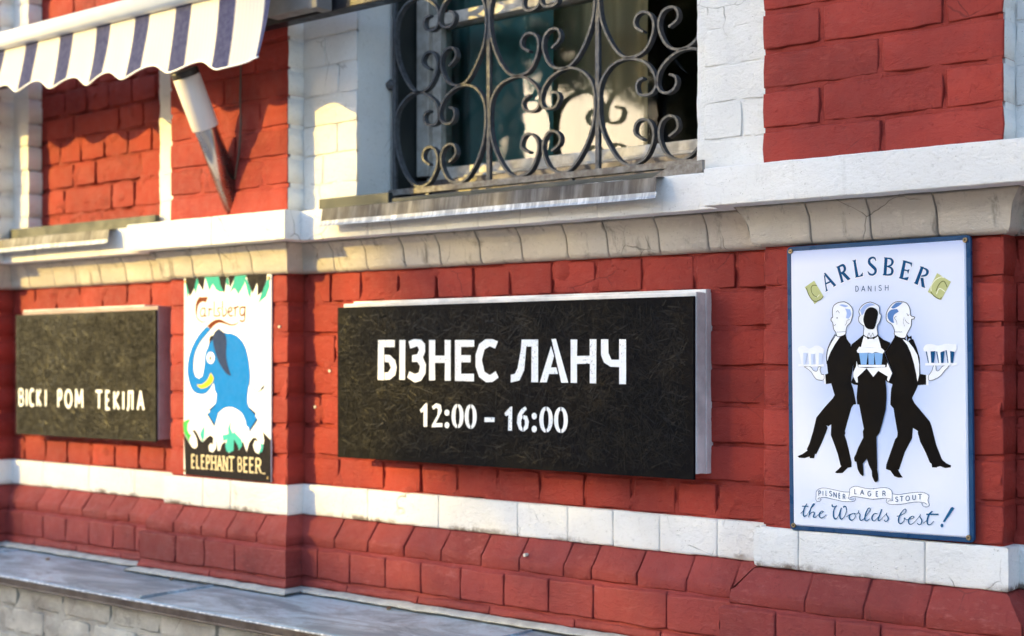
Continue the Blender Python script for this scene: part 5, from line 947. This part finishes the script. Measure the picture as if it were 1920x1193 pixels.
   ('paint',1,'F0',[(230.6,110.9),(250.2,110.7),(249.3,71.7),(286.9,72.1),(287,111.1),(306.7,110.9),(305.5,7.2),(286.9,7.4),(287.5,53.5),(249.3,52.7),(249.3,7.5),(230.5,7.9)],None),
   ('paint',1,'F0',[(319.7,110.8),(340.6,110.6),(341.3,78.2),(349.9,62.8),(371.3,62.9),(371.9,110.4),(391.2,110.2),(391.1,6.4),(371.7,6.2),(371.8,45.9),(347.2,46.4),(328.4,56.2),(319.7,73.8)],None),
  ],
  'painted_lettering#1': [
   ('paint',1,'F0',[(-235.6,-49.9),(-236.3,-111.3),(-249,-111.7),(-249,-71.1),(-257.9,-75.9),(-261.7,-67.9),(-242,-51.2)],None),
   ('paint',1,'F0',[(-219.9,-58.8),(-204.2,-49.7),(-188.6,-53.5),(-184.9,-69.5),(-194.9,-85.9),(-205.8,-101.2),(-182.5,-100.5),(-182.5,-110.3),(-219.9,-112),(-218.4,-105),(-199.6,-79.1),(-198,-65.2),(-204.2,-60.8),(-213.6,-66.8)],None),
   ('paint',1,'F0',[(-158.3,-73),(-159.5,-77),(-162.7,-80.1),(-167,-81.2),(-171.3,-80.3),(-174.5,-77.4),(-175.6,-73.4),(-174.5,-69.4),(-171.3,-66.4),(-167,-65.2),(-162.6,-66.2),(-159.5,-69)],None),
   ('paint',1,'F0',[(-158.4,-105),(-159.5,-109.1),(-162.7,-112.1),(-167,-113.3),(-171.3,-112.4),(-174.5,-109.5),(-175.7,-105.5),(-174.5,-101.5),(-171.3,-98.5),(-167,-97.3),(-162.7,-98.2),(-159.5,-101.1)],None),
   ('paint',1,'F0',[(-132,-50.1),(-137.9,-51.7),(-143.3,-56.2),(-147.6,-63.2),(-150.3,-71.9),(-151.3,-81.5),(-150.4,-91.1),(-147.6,-99.7),(-143.4,-106.4),(-138,-110.6),(-132.1,-112),(-132,-103.3),(-133.8,-102.3),(-135.4,-99.2),(-136.7,-94.3),(-137.5,-88.1),(-137.8,-81.2),(-137.5,-74.3),(-136.7,-68),(-135.4,-63.1),(-133.8,-59.8),(-132,-58.7)],None),
   ('paint',1,'F0',[(-128.9,-50),(-123,-51.4),(-117.7,-55.7),(-113.5,-62.4),(-110.8,-70.9),(-109.9,-80.4),(-110.8,-90),(-113.5,-98.7),(-117.7,-105.6),(-123.1,-110.2),(-129,-111.9),(-129,-103.2),(-127.2,-102.1),(-125.6,-98.9),(-124.3,-93.9),(-123.5,-87.7),(-123.2,-80.8),(-123.5,-73.9),(-124.3,-67.7),(-125.6,-62.8),(-127.2,-59.7),(-129,-58.6)],None),
   ('paint',1,'F0',[(-87.5,-50.3),(-93.4,-51.9),(-98.7,-56.4),(-102.9,-63.3),(-105.6,-72),(-106.5,-81.6),(-105.6,-91.1),(-102.9,-99.7),(-98.7,-106.4),(-93.4,-110.6),(-87.6,-111.9),(-87.6,-103.3),(-89.4,-102.3),(-90.9,-99.2),(-92.2,-94.3),(-93,-88.1),(-93.3,-81.3),(-93,-74.4),(-92.2,-68.1),(-90.9,-63.2),(-89.3,-60),(-87.6,-58.9)],None),
   ('paint',1,'F0',[(-84.5,-50.2),(-78.7,-51.6),(-73.5,-55.9),(-69.3,-62.6),(-66.7,-71.1),(-65.8,-80.5),(-66.7,-90),(-69.4,-98.7),(-73.5,-105.6),(-78.8,-110.1),(-84.6,-111.8),(-84.6,-103.3),(-82.8,-102.1),(-81.2,-98.9),(-80,-94),(-79.2,-87.7),(-78.9,-80.9),(-79.2,-74),(-80,-67.8),(-81.2,-63),(-82.8,-59.8),(-84.6,-58.8)],None),
   ('paint',1,'F0',[(-40.3,-81.8),(-7.4,-80.9),(-7.4,-92.5),(-40.3,-93.4)],None),
  ],
  'painted_lettering#2': [
   ('paint',1,'F0',[(49.7,-52.6),(49,-112.1),(36.4,-112.5),(37.7,-74.2),(28.6,-77.3),(25,-69.9),(43.1,-53.7)],None),
   ('paint',1,'F0',[(90.8,-51.7),(96.1,-57.8),(80.4,-73.1),(83.4,-76.5),(78.3,-87),(78.3,-98.5),(82.5,-105.3),(82.4,-113.4),(71.5,-108),(64.6,-92),(67,-73.5),(77.5,-59.4)],None),
   ('paint',1,'F0',[(84.9,-73),(96.7,-75),(102.6,-88.6),(99.6,-104.8),(85.4,-113.9),(85.4,-104.1),(90.2,-95.9),(89.3,-84.4),(84.9,-82.2)],None),
   ('paint',1,'F0',[(127.5,-74.2),(126.4,-78.4),(123.4,-81.4),(119.3,-82.7),(115.2,-81.7),(112.2,-78.7),(111.1,-74.6),(112.2,-70.5),(115.2,-67.4),(119.3,-66.2),(123.4,-67.2),(126.4,-70.1)],None),
   ('paint',1,'F0',[(127.4,-105.7),(126.3,-109.9),(123.3,-113),(119.3,-114.2),(115.2,-113.2),(112.2,-110.3),(111.1,-106.2),(112.2,-102.1),(115.2,-99),(119.3,-97.7),(123.4,-98.7),(126.3,-101.6)],None),
   ('paint',1,'F0',[(154.5,-50.8),(148.5,-52.5),(143.1,-57),(138.8,-64.1),(136,-72.9),(135,-82.6),(136,-92.2),(138.7,-100.9),(143,-107.7),(148.4,-111.9),(154.4,-113.2),(154.4,-104.6),(152.4,-103.6),(150.5,-100.4),(149.1,-95.5),(148.1,-89.2),(147.8,-82.2),(148.1,-75.2),(149.1,-68.9),(150.6,-63.9),(152.4,-60.6),(154.5,-59.4)],None),
   ('paint',1,'F0',[(157.4,-50.8),(163.3,-52.2),(168.7,-56.5),(172.9,-63.2),(175.6,-71.8),(176.6,-81.4),(175.6,-91.1),(172.9,-99.8),(168.6,-106.8),(163.3,-111.4),(157.3,-113.2),(157.3,-104.5),(159.4,-103.4),(161.2,-100.1),(162.7,-95.1),(163.6,-88.7),(164,-81.8),(163.6,-74.8),(162.7,-68.6),(161.2,-63.6),(159.4,-60.4),(157.3,-59.4)],None),
   ('paint',1,'F0',[(199.7,-50.7),(193.6,-52.4),(188.2,-56.9),(183.8,-63.9),(181,-72.7),(180,-82.3),(181,-92),(183.8,-100.6),(188.1,-107.3),(193.6,-111.5),(199.6,-112.9),(199.6,-104.3),(197.5,-103.3),(195.5,-100.1),(193.9,-95.2),(192.9,-89),(192.6,-82),(192.9,-75),(193.9,-68.7),(195.5,-63.7),(197.5,-60.4),(199.7,-59.3)],None),
   ('paint',1,'F0',[(202.5,-50.7),(208.6,-52.1),(214,-56.3),(218.3,-63.1),(221.1,-71.6),(222,-81.2),(221,-90.8),(218.3,-99.5),(214,-106.5),(208.5,-111),(202.5,-112.8),(202.5,-104.2),(204.7,-103),(206.7,-99.8),(208.2,-94.8),(209.2,-88.5),(209.6,-81.5),(209.2,-74.6),(208.2,-68.4),(206.7,-63.4),(204.7,-60.3),(202.5,-59.2)],None),
  ],
 },
 'L': {
  'painted_lettering': [
   ('paint2',1,'S0',[(-361.5,-106),(-361.3,-50.2)],[7.41]),
   ('paint2',1,'S0',[(-361.3,-50.2),(-349.6,-50.3),(-345.4,-51.3),(-341.9,-54.2),(-339.5,-58.5),(-338.7,-63.6),(-339.6,-68.7),(-342,-73),(-345.5,-76),(-349.7,-77),(-361.4,-77)],[7.41]),
   ('paint2',1,'S0',[(-361.4,-77),(-349.7,-77),(-344.6,-78.1),(-340.3,-81.2),(-337.5,-85.9),(-336.5,-91.4),(-337.5,-96.9),(-340.4,-101.6),(-344.8,-104.8),(-349.9,-105.9),(-361.5,-106)],[7.41]),
   ('paint2',1,'S0',[(-316,-106),(-315.7,-50.3)],[9.5]),
   ('paint2',1,'S0',[(-272.4,-56.8),(-277.2,-51.7),(-282.6,-50.3),(-288,-52.9),(-292.5,-59),(-295.5,-67.8),(-296.5,-78.1),(-295.5,-88.4),(-292.6,-97.2),(-288.2,-103.3),(-282.9,-105.8),(-277.4,-104.4),(-272.6,-99.3)],[9.5]),
   ('paint2',1,'S0',[(-250.8,-105.9),(-250.6,-50.3)],[9.5]),
   ('paint2',1,'S0',[(-229.7,-50.3),(-249.3,-78.1),(-228.6,-105.7)],[9.5]),
   ('paint2',1,'S0',[(-199.1,-105.8),(-198.9,-50.3)],[9.5]),
  ],
  'painted_lettering#1': [
   ('paint2',1,'S0',[(-124.5,-106.9),(-124.3,-50.3)],[9.5]),
   ('paint2',1,'S0',[(-124.3,-50.3),(-115.2,-50.3),(-111.4,-51.4),(-108.2,-54.7),(-106.1,-59.7),(-105.3,-65.5),(-106.1,-71.3),(-108.3,-76.3),(-111.5,-79.6),(-115.3,-80.8),(-124.4,-80.8)],[9.5]),
   ('paint2',1,'S0',[(-64.7,-50.3),(-72.7,-53.1),(-79,-60.9),(-82.6,-72.3),(-82.7,-84.8),(-79.2,-96.2),(-72.9,-103.9),(-65,-106.7),(-57.1,-103.8),(-50.7,-96),(-47.2,-84.7),(-47.1,-72.2),(-50.6,-60.9),(-56.8,-53.1),(-64.7,-50.3)],[9.5]),
   ('paint2',1,'S0',[(-22.2,-106.7),(-20.2,-50.3),(-3.3,-89.7),(13.7,-50.3),(16.1,-106.4)],[9.5]),
  ],
  'painted_lettering#2': [
   ('paint2',1,'S0',[(91.1,-52.1),(126,-52.1)],[9.5]),
   ('paint2',1,'S0',[(108.6,-52.1),(108.4,-107.9)],[9.5]),
   ('paint2',1,'S0',[(166.3,-52.1),(148.6,-52.1),(148.4,-107.9),(166.5,-107.8)],[9.5]),
   ('paint2',1,'S0',[(148.5,-78.9),(163,-78.9)],[9.5]),
   ('paint2',1,'S0',[(192.5,-107.8),(192.7,-52.1)],[9.5]),
   ('paint2',1,'S0',[(216.7,-52.1),(194.2,-80),(218,-107.6)],[9.5]),
   ('paint2',1,'S0',[(240.9,-107.8),(241.1,-52.1)],[9.5]),
   ('paint2',1,'S0',[(260.1,-107.7),(265.1,-106.6),(269.5,-96.6),(270.3,-52.1),(289.6,-52.1),(289.4,-107.5)],[9.5]),
   ('paint2',1,'S0',[(316.1,-107.6),(332.1,-52.1),(347.5,-107.4)],[9.5]),
   ('paint2',1,'S0',[(322.1,-88.7),(341.7,-88.6)],[9.5]),
  ],
 },
}
# ================================================================ SIGNS
def sharp_flags(p, deg=48):
    L = len(p); out = []
    for i in range(L):
        a = Vector((p[i][0]-p[i-1][0], p[i][1]-p[i-1][1])); b = Vector((p[(i+1) % L][0]-p[i][0], p[(i+1) % L][1]-p[i][1]))
        out.append(a.length < 1e-6 or b.length < 1e-6 or a.angle(b) > R(deg))
    return out
def art(key, parent, yfront, part_labels=()):
    names = sorted(ART[key].keys())
    for pn in ART[key]:
        V = []; F_ = []; MI = []; mats = []
        for ii, (c_, lev, kind, pts, w) in enumerate(ART[key][pn]):
            mk_ = 'p_'+c_
            if mk_ not in mats: mats.append(mk_)
            mi = mats.index(mk_); y = yfront-.0003-lev*.00022-ii*.0000015; k0 = len(V)
            if kind[0] == 'F':
                p = pts
                if kind[1] != '0': p = catmull(p, 3, True, sharp_flags(p, 60 if kind[1] == '1' else 40))
                tris = tessellate_polygon([[Vector((a, b, 0)) for a, b in p]])
                V += [(a/1000, y, b/1000) for a, b in p]
                for t in tris:
                    q = [p[i] for i in t]; ar = (q[1][0]-q[0][0])*(q[2][1]-q[0][1])-(q[2][0]-q[0][0])*(q[1][1]-q[0][1])
                    F_.append(tuple(k0+i for i in (t if ar > 0 else t[::-1]))); MI.append(mi)
            else:
                ws = w if len(w) == len(pts) else [w[0]]*len(pts)
                p = [(a, b, q) for (a, b), q in zip(pts, ws)]
                if kind[1] == '0' and len(p) > 2:
                    runs = [[p[0]]]
                    for i in range(1, len(p)-1):
                        runs[-1].append(p[i]); d1 = Vector((p[i][0]-p[i-1][0], p[i][1]-p[i-1][1])); d2 = Vector((p[i+1][0]-p[i][0], p[i+1][1]-p[i][1]))
                        if d1.length > 1e-6 and d2.length > 1e-6 and d1.angle(d2) > .8: runs.append([p[i]])
                    runs[-1].append(p[-1])
                else: runs = [p]
                for ri, p in enumerate(runs):
                  k0 = len(V)
                  if kind[1] == '1' and len(p) > 2: p = catmull(p, 4)
                  n = len(p)
                  for i, (a, b, q) in enumerate(p):
                      A = p[max(i-1, 0)]; B = p[min(i+1, n-1)]; dx, dz = B[0]-A[0], B[1]-A[1]; L = math.hypot(dx, dz) or 1; dx /= L; dz /= L
                      sc_ = 1.0
                      if 0 < i < n-1:
                          d1 = Vector((a-A[0], b-A[1])); d2 = Vector((B[0]-a, B[1]-b))
                          if d1.length > 1e-6 and d2.length > 1e-6: sc_ = 1/max(.55, math.cos(d1.angle(d2)/2))
                      ex = (-q*.3 if i == 0 else q*.3 if i == n-1 else 0) if (kind[1] == '1' and w[0] > 1.1) else 0
                      if len(runs) > 1 and ((i == 0 and ri > 0) or (i == n-1 and ri < len(runs)-1)): ex = (-.42 if i == 0 else .42)*q
                      nx, nz = -dz*q/2*sc_, dx*q/2*sc_; yy = y-.00010*i/n-.00004*ri
                      V += [((a+nx+dx*ex)/1000, yy, (b+nz+dz*ex)/1000), ((a-nx+dx*ex)/1000, yy, (b-nz+dz*ex)/1000)]
                  for i in range(n-1): F_.append((k0+2*i+1, k0+2*i+3, k0+2*i+2, k0+2*i)); MI.append(mi)
        me = mesh(pn.split('#')[0], V, F_, False, MI); o = link(pn.split('#')[0], me, parent)
        for q in mats: me.materials.append(M[q])
        if pn in dict(part_labels): o['label'] = dict(part_labels)[pn]
def sign_root(name, x0, z0, x1, z1, rot, label, cat, y=0):
    r = empty(name, ((x0+x1)/2, y, (z0+z1)/2), label, cat); r.rotation_euler = (0, -rot, 0); return r, (x1-x0)/2, (z1-z0)/2
def strands(w, h, y, n, seed, parent, mat='strand'):
    rj = random.Random(seed); v = []; f = []
    for i in range(n):
        L = rj.uniform(.010, .060); b = rj.uniform(.0008, .0042); a = rj.gauss(0, 1.0)+(rj.random() < .3)*1.4; cx = rj.uniform(-w+L/2, w-L/2); cz = rj.uniform(-h+L/2, h-L/2)
        ca, sa = math.cos(a), math.sin(a); t1 = rj.gauss(0, .05); t2 = rj.gauss(0, .14); y0 = y-rj.uniform(.0001, .0008); k = len(v)
        for (u, q) in ((-.5, -.5), (.5, -.3), (.47, .5), (-.5, .35)):
            lx, lz = u*L, q*b; v.append((cx+lx*ca-lz*sa, y0+max(-.0007, min(.0007, lx*t1*.25+lz*t2)), cz+lx*sa+lz*ca))
        f.append((k, k+1, k+2, k+3))
    me = mesh('wood_strand', v, f, False); o = link('wood_strand', me, parent, M[mat], kind='stuff'); return o
# middle board
r, w, h = sign_root('lunch_sign', -2.8541, 1.2223, -1.7074, 1.6325, .001, 'wide black strand board sign lettered with business lunch hours, on a white box', 'sign')
m = MB(); m.box(-w, w, -.0705, -.0625, -h, h, .0012); m.build('board', M['osb'], r)
m = MB(); m.box(-w+.014, w+.0015, -.0615, -.022, -h+.012, h+.010, .003); m.box(-w+.012, w+.002, -.0215, .03, -h+.01, h+.0175, .003); m.build('backing_box', M['trim'], r)
strands(w-.004, h-.004, -.0708, 6000, 5, r); art('M', r, -.0718, [('painted_lettering', 'large worn white stencilled letters'), ('painted_lettering#1', 'white stencilled opening hours')])
# left board
r, w, h = sign_root('drinks_sign', -4.4695, 1.2297, -3.6986+.022, 1.6421, .0042, 'smaller black strand board sign lettered with three spirits, left of the elephant poster', 'sign')
m = MB(); m.box(-w, w, -.0655, -.0585, -h, h, .0012); m.build('board', M['osb2'], r)
m = MB(); m.box(-w+.03, w+.0015, -.0575, .03, -h+.006, h+.012, .003); m.build('backing_box', M['trimshade'], r)
m = MB(); m.box(-w+.03, w-.07, -.056, .03, h+.0125, h+.0165, .001); m.build('top_strip', M['trim'], r)
strands(w-.004, h-.004, -.0658, 7000, 11, r, 'strand2');
for k_ in ART['L']:
    ART['L'][k_] = [(a, b, c_, [(x-11, z) for x, z in p], w_) for a, b, c_, p, w_ in ART['L'][k_]]
art('L', r, -.0668)
# waiter sign: embossed metal sheet with a blue rim
def rounded(w, h, rad, n=6):
    out = []
    for (cx, cz, a0) in ((w-rad, h-rad, 0), (-w+rad, h-rad, 90), (-w+rad, -h+rad, 180), (w-rad, -h+rad, 270)):
        for i in range(n+1): a = R(a0+90*i/n); out.append((cx+rad*math.cos(a), cz+rad*math.sin(a)))
    return out
def plate_loops(name, loops, mat, parent, cap=True):
    v = []; f = []; n = len(loops[0][0])
    for pts, y in loops: v += [(x, y, z) for x, z in pts]
    for k in range(len(loops)-1):
        for i in range(n): a = k*n+i; b = k*n+(i+1) % n; f.append((a, b, b+n, a+n))
    if cap: f.append(tuple((len(loops)-1)*n+i for i in range(n)))
    me = mesh(name, v, f, False); return link(name, me, parent, mat)
r, w, h = sign_root('waiter_sign', -1.4699, 1.1337, -1.0703, 1.7331, .0122, 'pale blue metal sign with three tailcoated waiters and a dark blue rim', 'sign')
plate_loops('rim', [(rounded(w, h, .009), -.0655), (rounded(w, h, .009), -.0730), (rounded(w-.0012, h-.0012, .008), -.0738), (rounded(w-.0085, h-.0085, .003), -.0738), (rounded(w-.0095, h-.0095, .003), -.0728)], M['bluerim'], r, False)
plate_loops('printed_sheet', [(rounded(w-.0095, h-.0095, .003), -.0728), (rounded(w-.0125, h-.0125, .003), -.0752)], M['sheetblue'], r)
for sx in (-1, 1):
    for sz in (-1, 1):
        m = MB(); m.tube([(sx*(w-.010), -.072, sz*(h-.010)), (sx*(w-.010), -.0775, sz*(h-.010))], [.0056, .0048], 12); sc_ = m.build('screw', M['brass'], r)
        m = MB(); m.tube([(sx*(w-.010), -.0774, sz*(h-.010)), (sx*(w-.010), -.0779, sz*(h-.010))], .0018, 6); m.build('screw_slot', M['dark'], sc_)
art('R', r, -.0752, [('printed_waiter', 'waiter facing left with pale glasses'), ('printed_waiter#1', 'waiter facing right with dark glasses'), ('printed_waiter#2', 'middle waiter with blacked out face')])
# elephant poster
r, w, h = sign_root('elephant_poster', -3.5345, 1.1373, -3.1346, 1.7361, -.004, 'white metal poster with a blue elephant raising its trunk', 'poster')
m = MB(); m.box(-w, w, -.0662, -.0612, -h, h, .0008); m.build('printed_sheet', M['poster_edge'], r)
for sx in (-1, 1):
    for sz in (-1, 1):
        m = MB(); m.tube([(sx*(w-.009), -.066, sz*(h-.012)), (sx*(w-.009), -.0700, sz*(h-.012))], [.0055, .0045], 10); m.build('screw', M['brass'], r)
art('E', r, -.0663)
# ================================================================ AWNING
aw = empty('striped_awning', (-4.2, -.06, 2.47), 'blue and white striped awning with a scalloped valance above the left niche', 'awning')
def aadd(mb_or_obj, *a, **kw):
    o = mb_or_obj.build(*a, **kw) if isinstance(mb_or_obj, MB) else mb_or_obj
    o.parent = aw; o.location = (4.2, .06, -2.47); return o
AX0, AX1 = -6.2, -2.912
# front bar, rounded box section
m = MB(); pr = []
for i in range(16): a = 2*math.pi*i/16; pr.append((-.262+.020*math.copysign(abs(math.cos(a))**.7, math.cos(a)), 2.5265+.0275*math.copysign(abs(math.sin(a))**.7, math.sin(a))))
v = [(AX0, y, z+.004) for y, z in pr]+[(AX1+.002, y, z-.006) for y, z in pr]; f = [(i, (i+1) % 16, 16+(i+1) % 16, 16+i) for i in range(16)]+[tuple(range(15, -1, -1)), tuple(range(16, 32))]
m.v, m.f = v, f; aadd(m, 'front_bar', M['alu'], smooth=True)
LOWS = [(-4.1025, 2.3419), (-3.9188, 2.3318), (-3.722, 2.3162), (-3.5335, 2.3106), (-3.3207, 2.3025), (-3.0985, 2.2831), (-2.905, 2.2720)]
LOWS = [(-4.1025-.193*k, 2.3419+.004*k) for k in range(11, 0, -1)]+LOWS
def valance_bottom(x):
    for i in range(len(LOWS)-1):
        if LOWS[i][0] <= x <= LOWS[i+1][0]:
            t = (x-LOWS[i][0])/(LOWS[i+1][0]-LOWS[i][0]); z = LOWS[i][1]*(1-t)+LOWS[i+1][1]*t
            if i == len(LOWS)-2: return z+.0235*(t**1.15)
            s_ = t/.62 if t < .62 else (1-t)/.38
            return z+.028*(.5-.5*math.cos(math.pi*s_))
    return LOWS[0][1]
v = []; f = []; nx = 420; nz = 12
for i in range(nx+1):
    x = AX0+(AX1-AX0)*i/nx
    zb_ = valance_bottom(max(min(x-.018*(x > -2.93), -2.9051), LOWS[0][0]+.001)); zt = 2.5005-(x+4)*.006
    for j in range(nz+1):
        t = j/nz; ph = (x+3.0985)/.1935*2*math.pi
        y = -.256-.029*t**1.4-.0045*t*math.sin(ph+.6+t*.8)-.004*math.sin(x*9+t*2)*t
        xx = x-(.018*t**1.5 if x > -2.98 else 0)*max(0, (x+2.98)/.095)+.004*t*math.sin(ph*.5)
        v.append((xx, y, zt+(zb_-zt)*t))
for i in range(nx):
    for j in range(nz): a = i*(nz+1)+j; f.append((a, a+1, a+nz+2, a+nz+1))
val = aadd(link('valance', mesh('valance', v, f), aw, M['stripe']))
m = MB(); m.tube([(v[i*(nz+1)+nz][0], v[i*(nz+1)+nz][1], v[i*(nz+1)+nz][2]) for i in range(nx+1)], .0026, 6)
o = m.build('piping', M['poster_edge'], val, smooth=True)
v = []; f = []; nx = 60
for i in range(nx+1):
    x = AX0+(AX1-.004-AX0)*i/nx
    for (y, z) in ((-.262, 2.5515), (-.25, 2.553), (-.20, 2.554), (-.10, 2.555), (-.07, 2.555)): v.append((x, y, z+.003*math.sin(x*7+y*8)))
for i in range(nx):
    for j in range(4): a = i*5+j; f.append((a, a+5, a+6, a+1))
aadd(link('canopy', mesh('canopy', v, f), aw, M['stripe']))
m = MB(); m.box(AX0, -2.60, -.112, -.066, 2.434, 2.500, .004); aadd(m, 'wall_beam', M['blackiron'])
m = MB(); m.box(-3.035, -2.83, -.172, -.125, 2.436, 2.56, .006); m.box(-2.86, -2.822, -.176, -.120, 2.431, 2.56, .004); aadd(m, 'arm_bracket', M['greyalu'])
m = MB(); m.tube([(-3.10, -.24, 2.50), (-3.02, -.15, 2.465)], .014, 10); aadd(m, 'folding_arm', M['blackiron'])
# ================================================================ WALL LAMP
lx = -3.335
lamp = empty('wall_lamp', (lx, PIL, 2.003), 'slanted torch wall lamp with white diffuser and steel tube, left pilaster', 'lamp')
ax = Vector((.0, -.50, 1.0)).normalized(); L0 = Vector((0, 0, 0)); rad = .0335
def ring(mb, segs, n=28):
    k0 = len(mb.v); up = Vector((1, 0, 0)); a = (up-ax*up.dot(ax)).normalized(); b = ax.cross(a)
    for (t, r_) in segs:
        for j in range(n):
            q = L0+ax*t+(a*math.cos(2*math.pi*j/n)+b*math.sin(2*math.pi*j/n))*r_; mb.v.append(tuple(q))
    for i in range(len(segs)-1):
        for j in range(n): p = k0+i*n+j; q = k0+i*n+(j+1) % n; mb.f.append((p, q, q+n, p+n))
    mb.f.append(tuple(k0+(len(segs)-1)*n+j for j in range(n)))
# steel tube cut flush with the wall plane
m = MB(); n = 32; up = Vector((1, 0, 0)); a_ = (up-ax*up.dot(ax)).normalized(); b_ = ax.cross(a_)
cut = []; topc = []
base = L0+Vector((0, -.030, .060))
for j in range(n):
    e = (a_*math.cos(2*math.pi*j/n)+b_*math.sin(2*math.pi*j/n))*.0345; p = base+e; t = (0.001-p.y)/ax.y; cut.append(p+ax*t); topc.append(L0+ax*.184+e)
m.v = [tuple(p) for p in cut]+[tuple(p) for p in topc]; m.f = [(j, (j+1) % n, n+(j+1) % n, n+j) for j in range(n)]+[tuple(range(n))]
m.build('steel_tube', M['steel'], lamp, smooth=False)
for p_ in bpy.data.objects['steel_tube'].data.polygons: p_.use_smooth = len(p_.vertices) == 4
L0 = base-ax*((base-L0).dot(ax))+Vector((0, 0, 0))
m = MB(); ring(m, [(.180, .030), (.1805, .0385), (.184, .0400), (.333, .0400), (.338, .0385), (.340, .030)]); m.build('diffuser', M['opal'], lamp, smooth=True)
m = MB(); ring(m, [(.338, .030), (.339, .0400), (.342, .0410), (.354, .0410), (.357, .039), (.358, .004)]); m.build('cap', M['cap'], lamp)
m = MB(); m.tube([tuple(L0+ax*.345+Vector((-.012, -.038, .004))), tuple(L0+ax*.345+Vector((-.012, -.043, .004)))], .004, 8); m.build('screw', M['brass'], lamp)
# cable
m = MB(); m.tube([(-3.262, -.066, 2.44), (-3.266, -.068, 2.33), (-3.270, -.067, 2.25), (-3.268, -.066, 2.18), (-3.272, -.066, 2.135), (-3.278, -.064, 2.10), (-3.30, -.062, 2.02)], .0028, 8)
m.build('hanging_cable', M['cable'], None, smooth=True, label='thin brown cable hanging down the red wall beside the slanted lamp', cat='cable')
# ================================================================ STREET SIDE (behind the camera: seen in the glass, shades the wall)
def ground(name, x0, x1, y0, y1, z, mat, kind='structure', n=1):
    v = [(x0+(x1-x0)*i/n, y0+(y1-y0)*j/n, z) for j in range(n+1) for i in range(n+1)]; f = [(j*(n+1)+i, j*(n+1)+i+1, (j+1)*(n+1)+i+1, (j+1)*(n+1)+i) for j in range(n) for i in range(n)]
    o = link(name, mesh(name, v, f, False), None, mat, kind=kind); o['label'] = {'pavement': 'stone pavement along the building', 'road': 'grey asphalt road', 'ground': 'ground beyond the road'}[name]; return o
ground('ground', -400, 400, -400, 60, -.13, M['asphalt']); ground('road', -120, 120, -16, -4.6, -.12, M['asphalt'])
m = MB(); m.box(-60, 60, -4.6, -.35, -.25, 0); m.build('pavement', M['paving'], None, kind='structure', label='stone pavement along the building')
def far_house(name, x0, x1, y0, y1, hgt, mat, label, nw, nf):
    e = empty(name, ((x0+x1)/2, y0, 0), label, 'building'); cx, cy = e.location.x, e.location.y
    m = MB(); m.box(x0-cx, x1-cx, y1-cy, 0, -.1, hgt); m.build('wall', mat, e)
    m = MB(); m.box(x0-cx-.2, x1-cx+.2, y1-cy-.2, .25, hgt, hgt+.35); m.build('roof', M['facade2'], e)
    for k in range(nf):
        for i in range(nw):
            wx = x0-cx+(i+.5)*(x1-x0)/nw; z = 1.2+k*3.1
            m = MB(); m.box(wx-.6, wx+.6, -.02, .06, z, z+1.6, .02); wo_ = m.build('window', M['frame'], e)
            m = MB(); m.box(wx-.5, wx+.5, .055, .07, z+.1, z+1.5); m.build('pane', M['darkpane'], wo_)
far_house('far_house', -80, -29.3, -30, -32.2, 11.72, M['facade2'], 'grey green house across the street added so its roof edge shades the foot of the wall', 9, 3)  # unseen thin house, roof height set to shade the wall foot
far_house('far_house', -22.5, 40, -30, -44, 8.5, M['facade'], 'tall ochre house across the street behind the trees', 12, 4)
def street_tree(x, y, box, n, seed, label, keep=None, lf=(.10, .19)):
    e = empty('street_tree', (x, y, 0), label, 'tree'); rj = random.Random(seed); x0, x1, y0, y1, z0, z1 = box
    m = MB(); m.tube([(0, 0, -.2), (.05, .02, 1.5), (-.05, 0, 4), (.1, 0, (z0+z1)/2)], [.24, .20, .17, .09], 12)
    for k in range(9):
        ex, ey = rj.uniform(x0, x1)-x, rj.uniform(y0, y1)-y; m.tube([(0, 0, z0-1.2+k*.15), (ex*.4, ey*.4, z0+.6), (ex*.85, ey*.85, rj.uniform(z0+.6, z1-.5))], [.09, .06, .02], 6)
    m.build('trunk', M['bark'], e)
    v = []; f = []; cx, cy, cz = (x0+x1)/2, (y0+y1)/2, (z0+z1)/2; ex, ey, ez = (x1-x0)/2, (y1-y0)/2, (z1-z0)/2
    while len(f) < n:
        a, b, c_ = rj.uniform(-1, 1), rj.uniform(-1, 1), rj.uniform(-1, 1)
        p = Vector((cx+a*ex, cy+b*ey, cz+c_*ez)); lump = n3(p.x, p.y, p.z, .9)*.22
        if abs(a)**4+abs(b)**4+abs(c_)**4 > 1+lump*1.5 or (n3(p.x, p.y, p.z, 1.7) < -.28 and rj.random() < .5): continue
        if keep and not keep(p): continue
        p -= Vector((x, y, 0)); u = Vector((rj.gauss(0, 1), rj.gauss(0, 1), rj.gauss(0, 1))).normalized(); w_ = u.orthogonal().normalized(); s_ = rj.uniform(*lf)*.6; k = len(v)
        for q in (u*s_, w_*s_*.6, -u*s_, -w_*s_*.6): v.append(tuple(p+q))
        f.append((k, k+1, k+2, k+3))
    link('crown', mesh('crown', v, f, False), e, M['leaf'])
street_tree(-11.6, -15.2, (-15.25, -8.6, -17.2, -13.2, 5.62, 10), 26000, 4, 'leafy street tree across the road, its crown shaped to shade the window and the wide sign')  # crown out of view, boxed to keep sun off the right part
street_tree(-8.6, -15.0, (-11.4, -6.0, -17.0, -13.0, 1.2, 7.5), 22000, 9, 'bushy street tree across the road reflected dark green in the window')
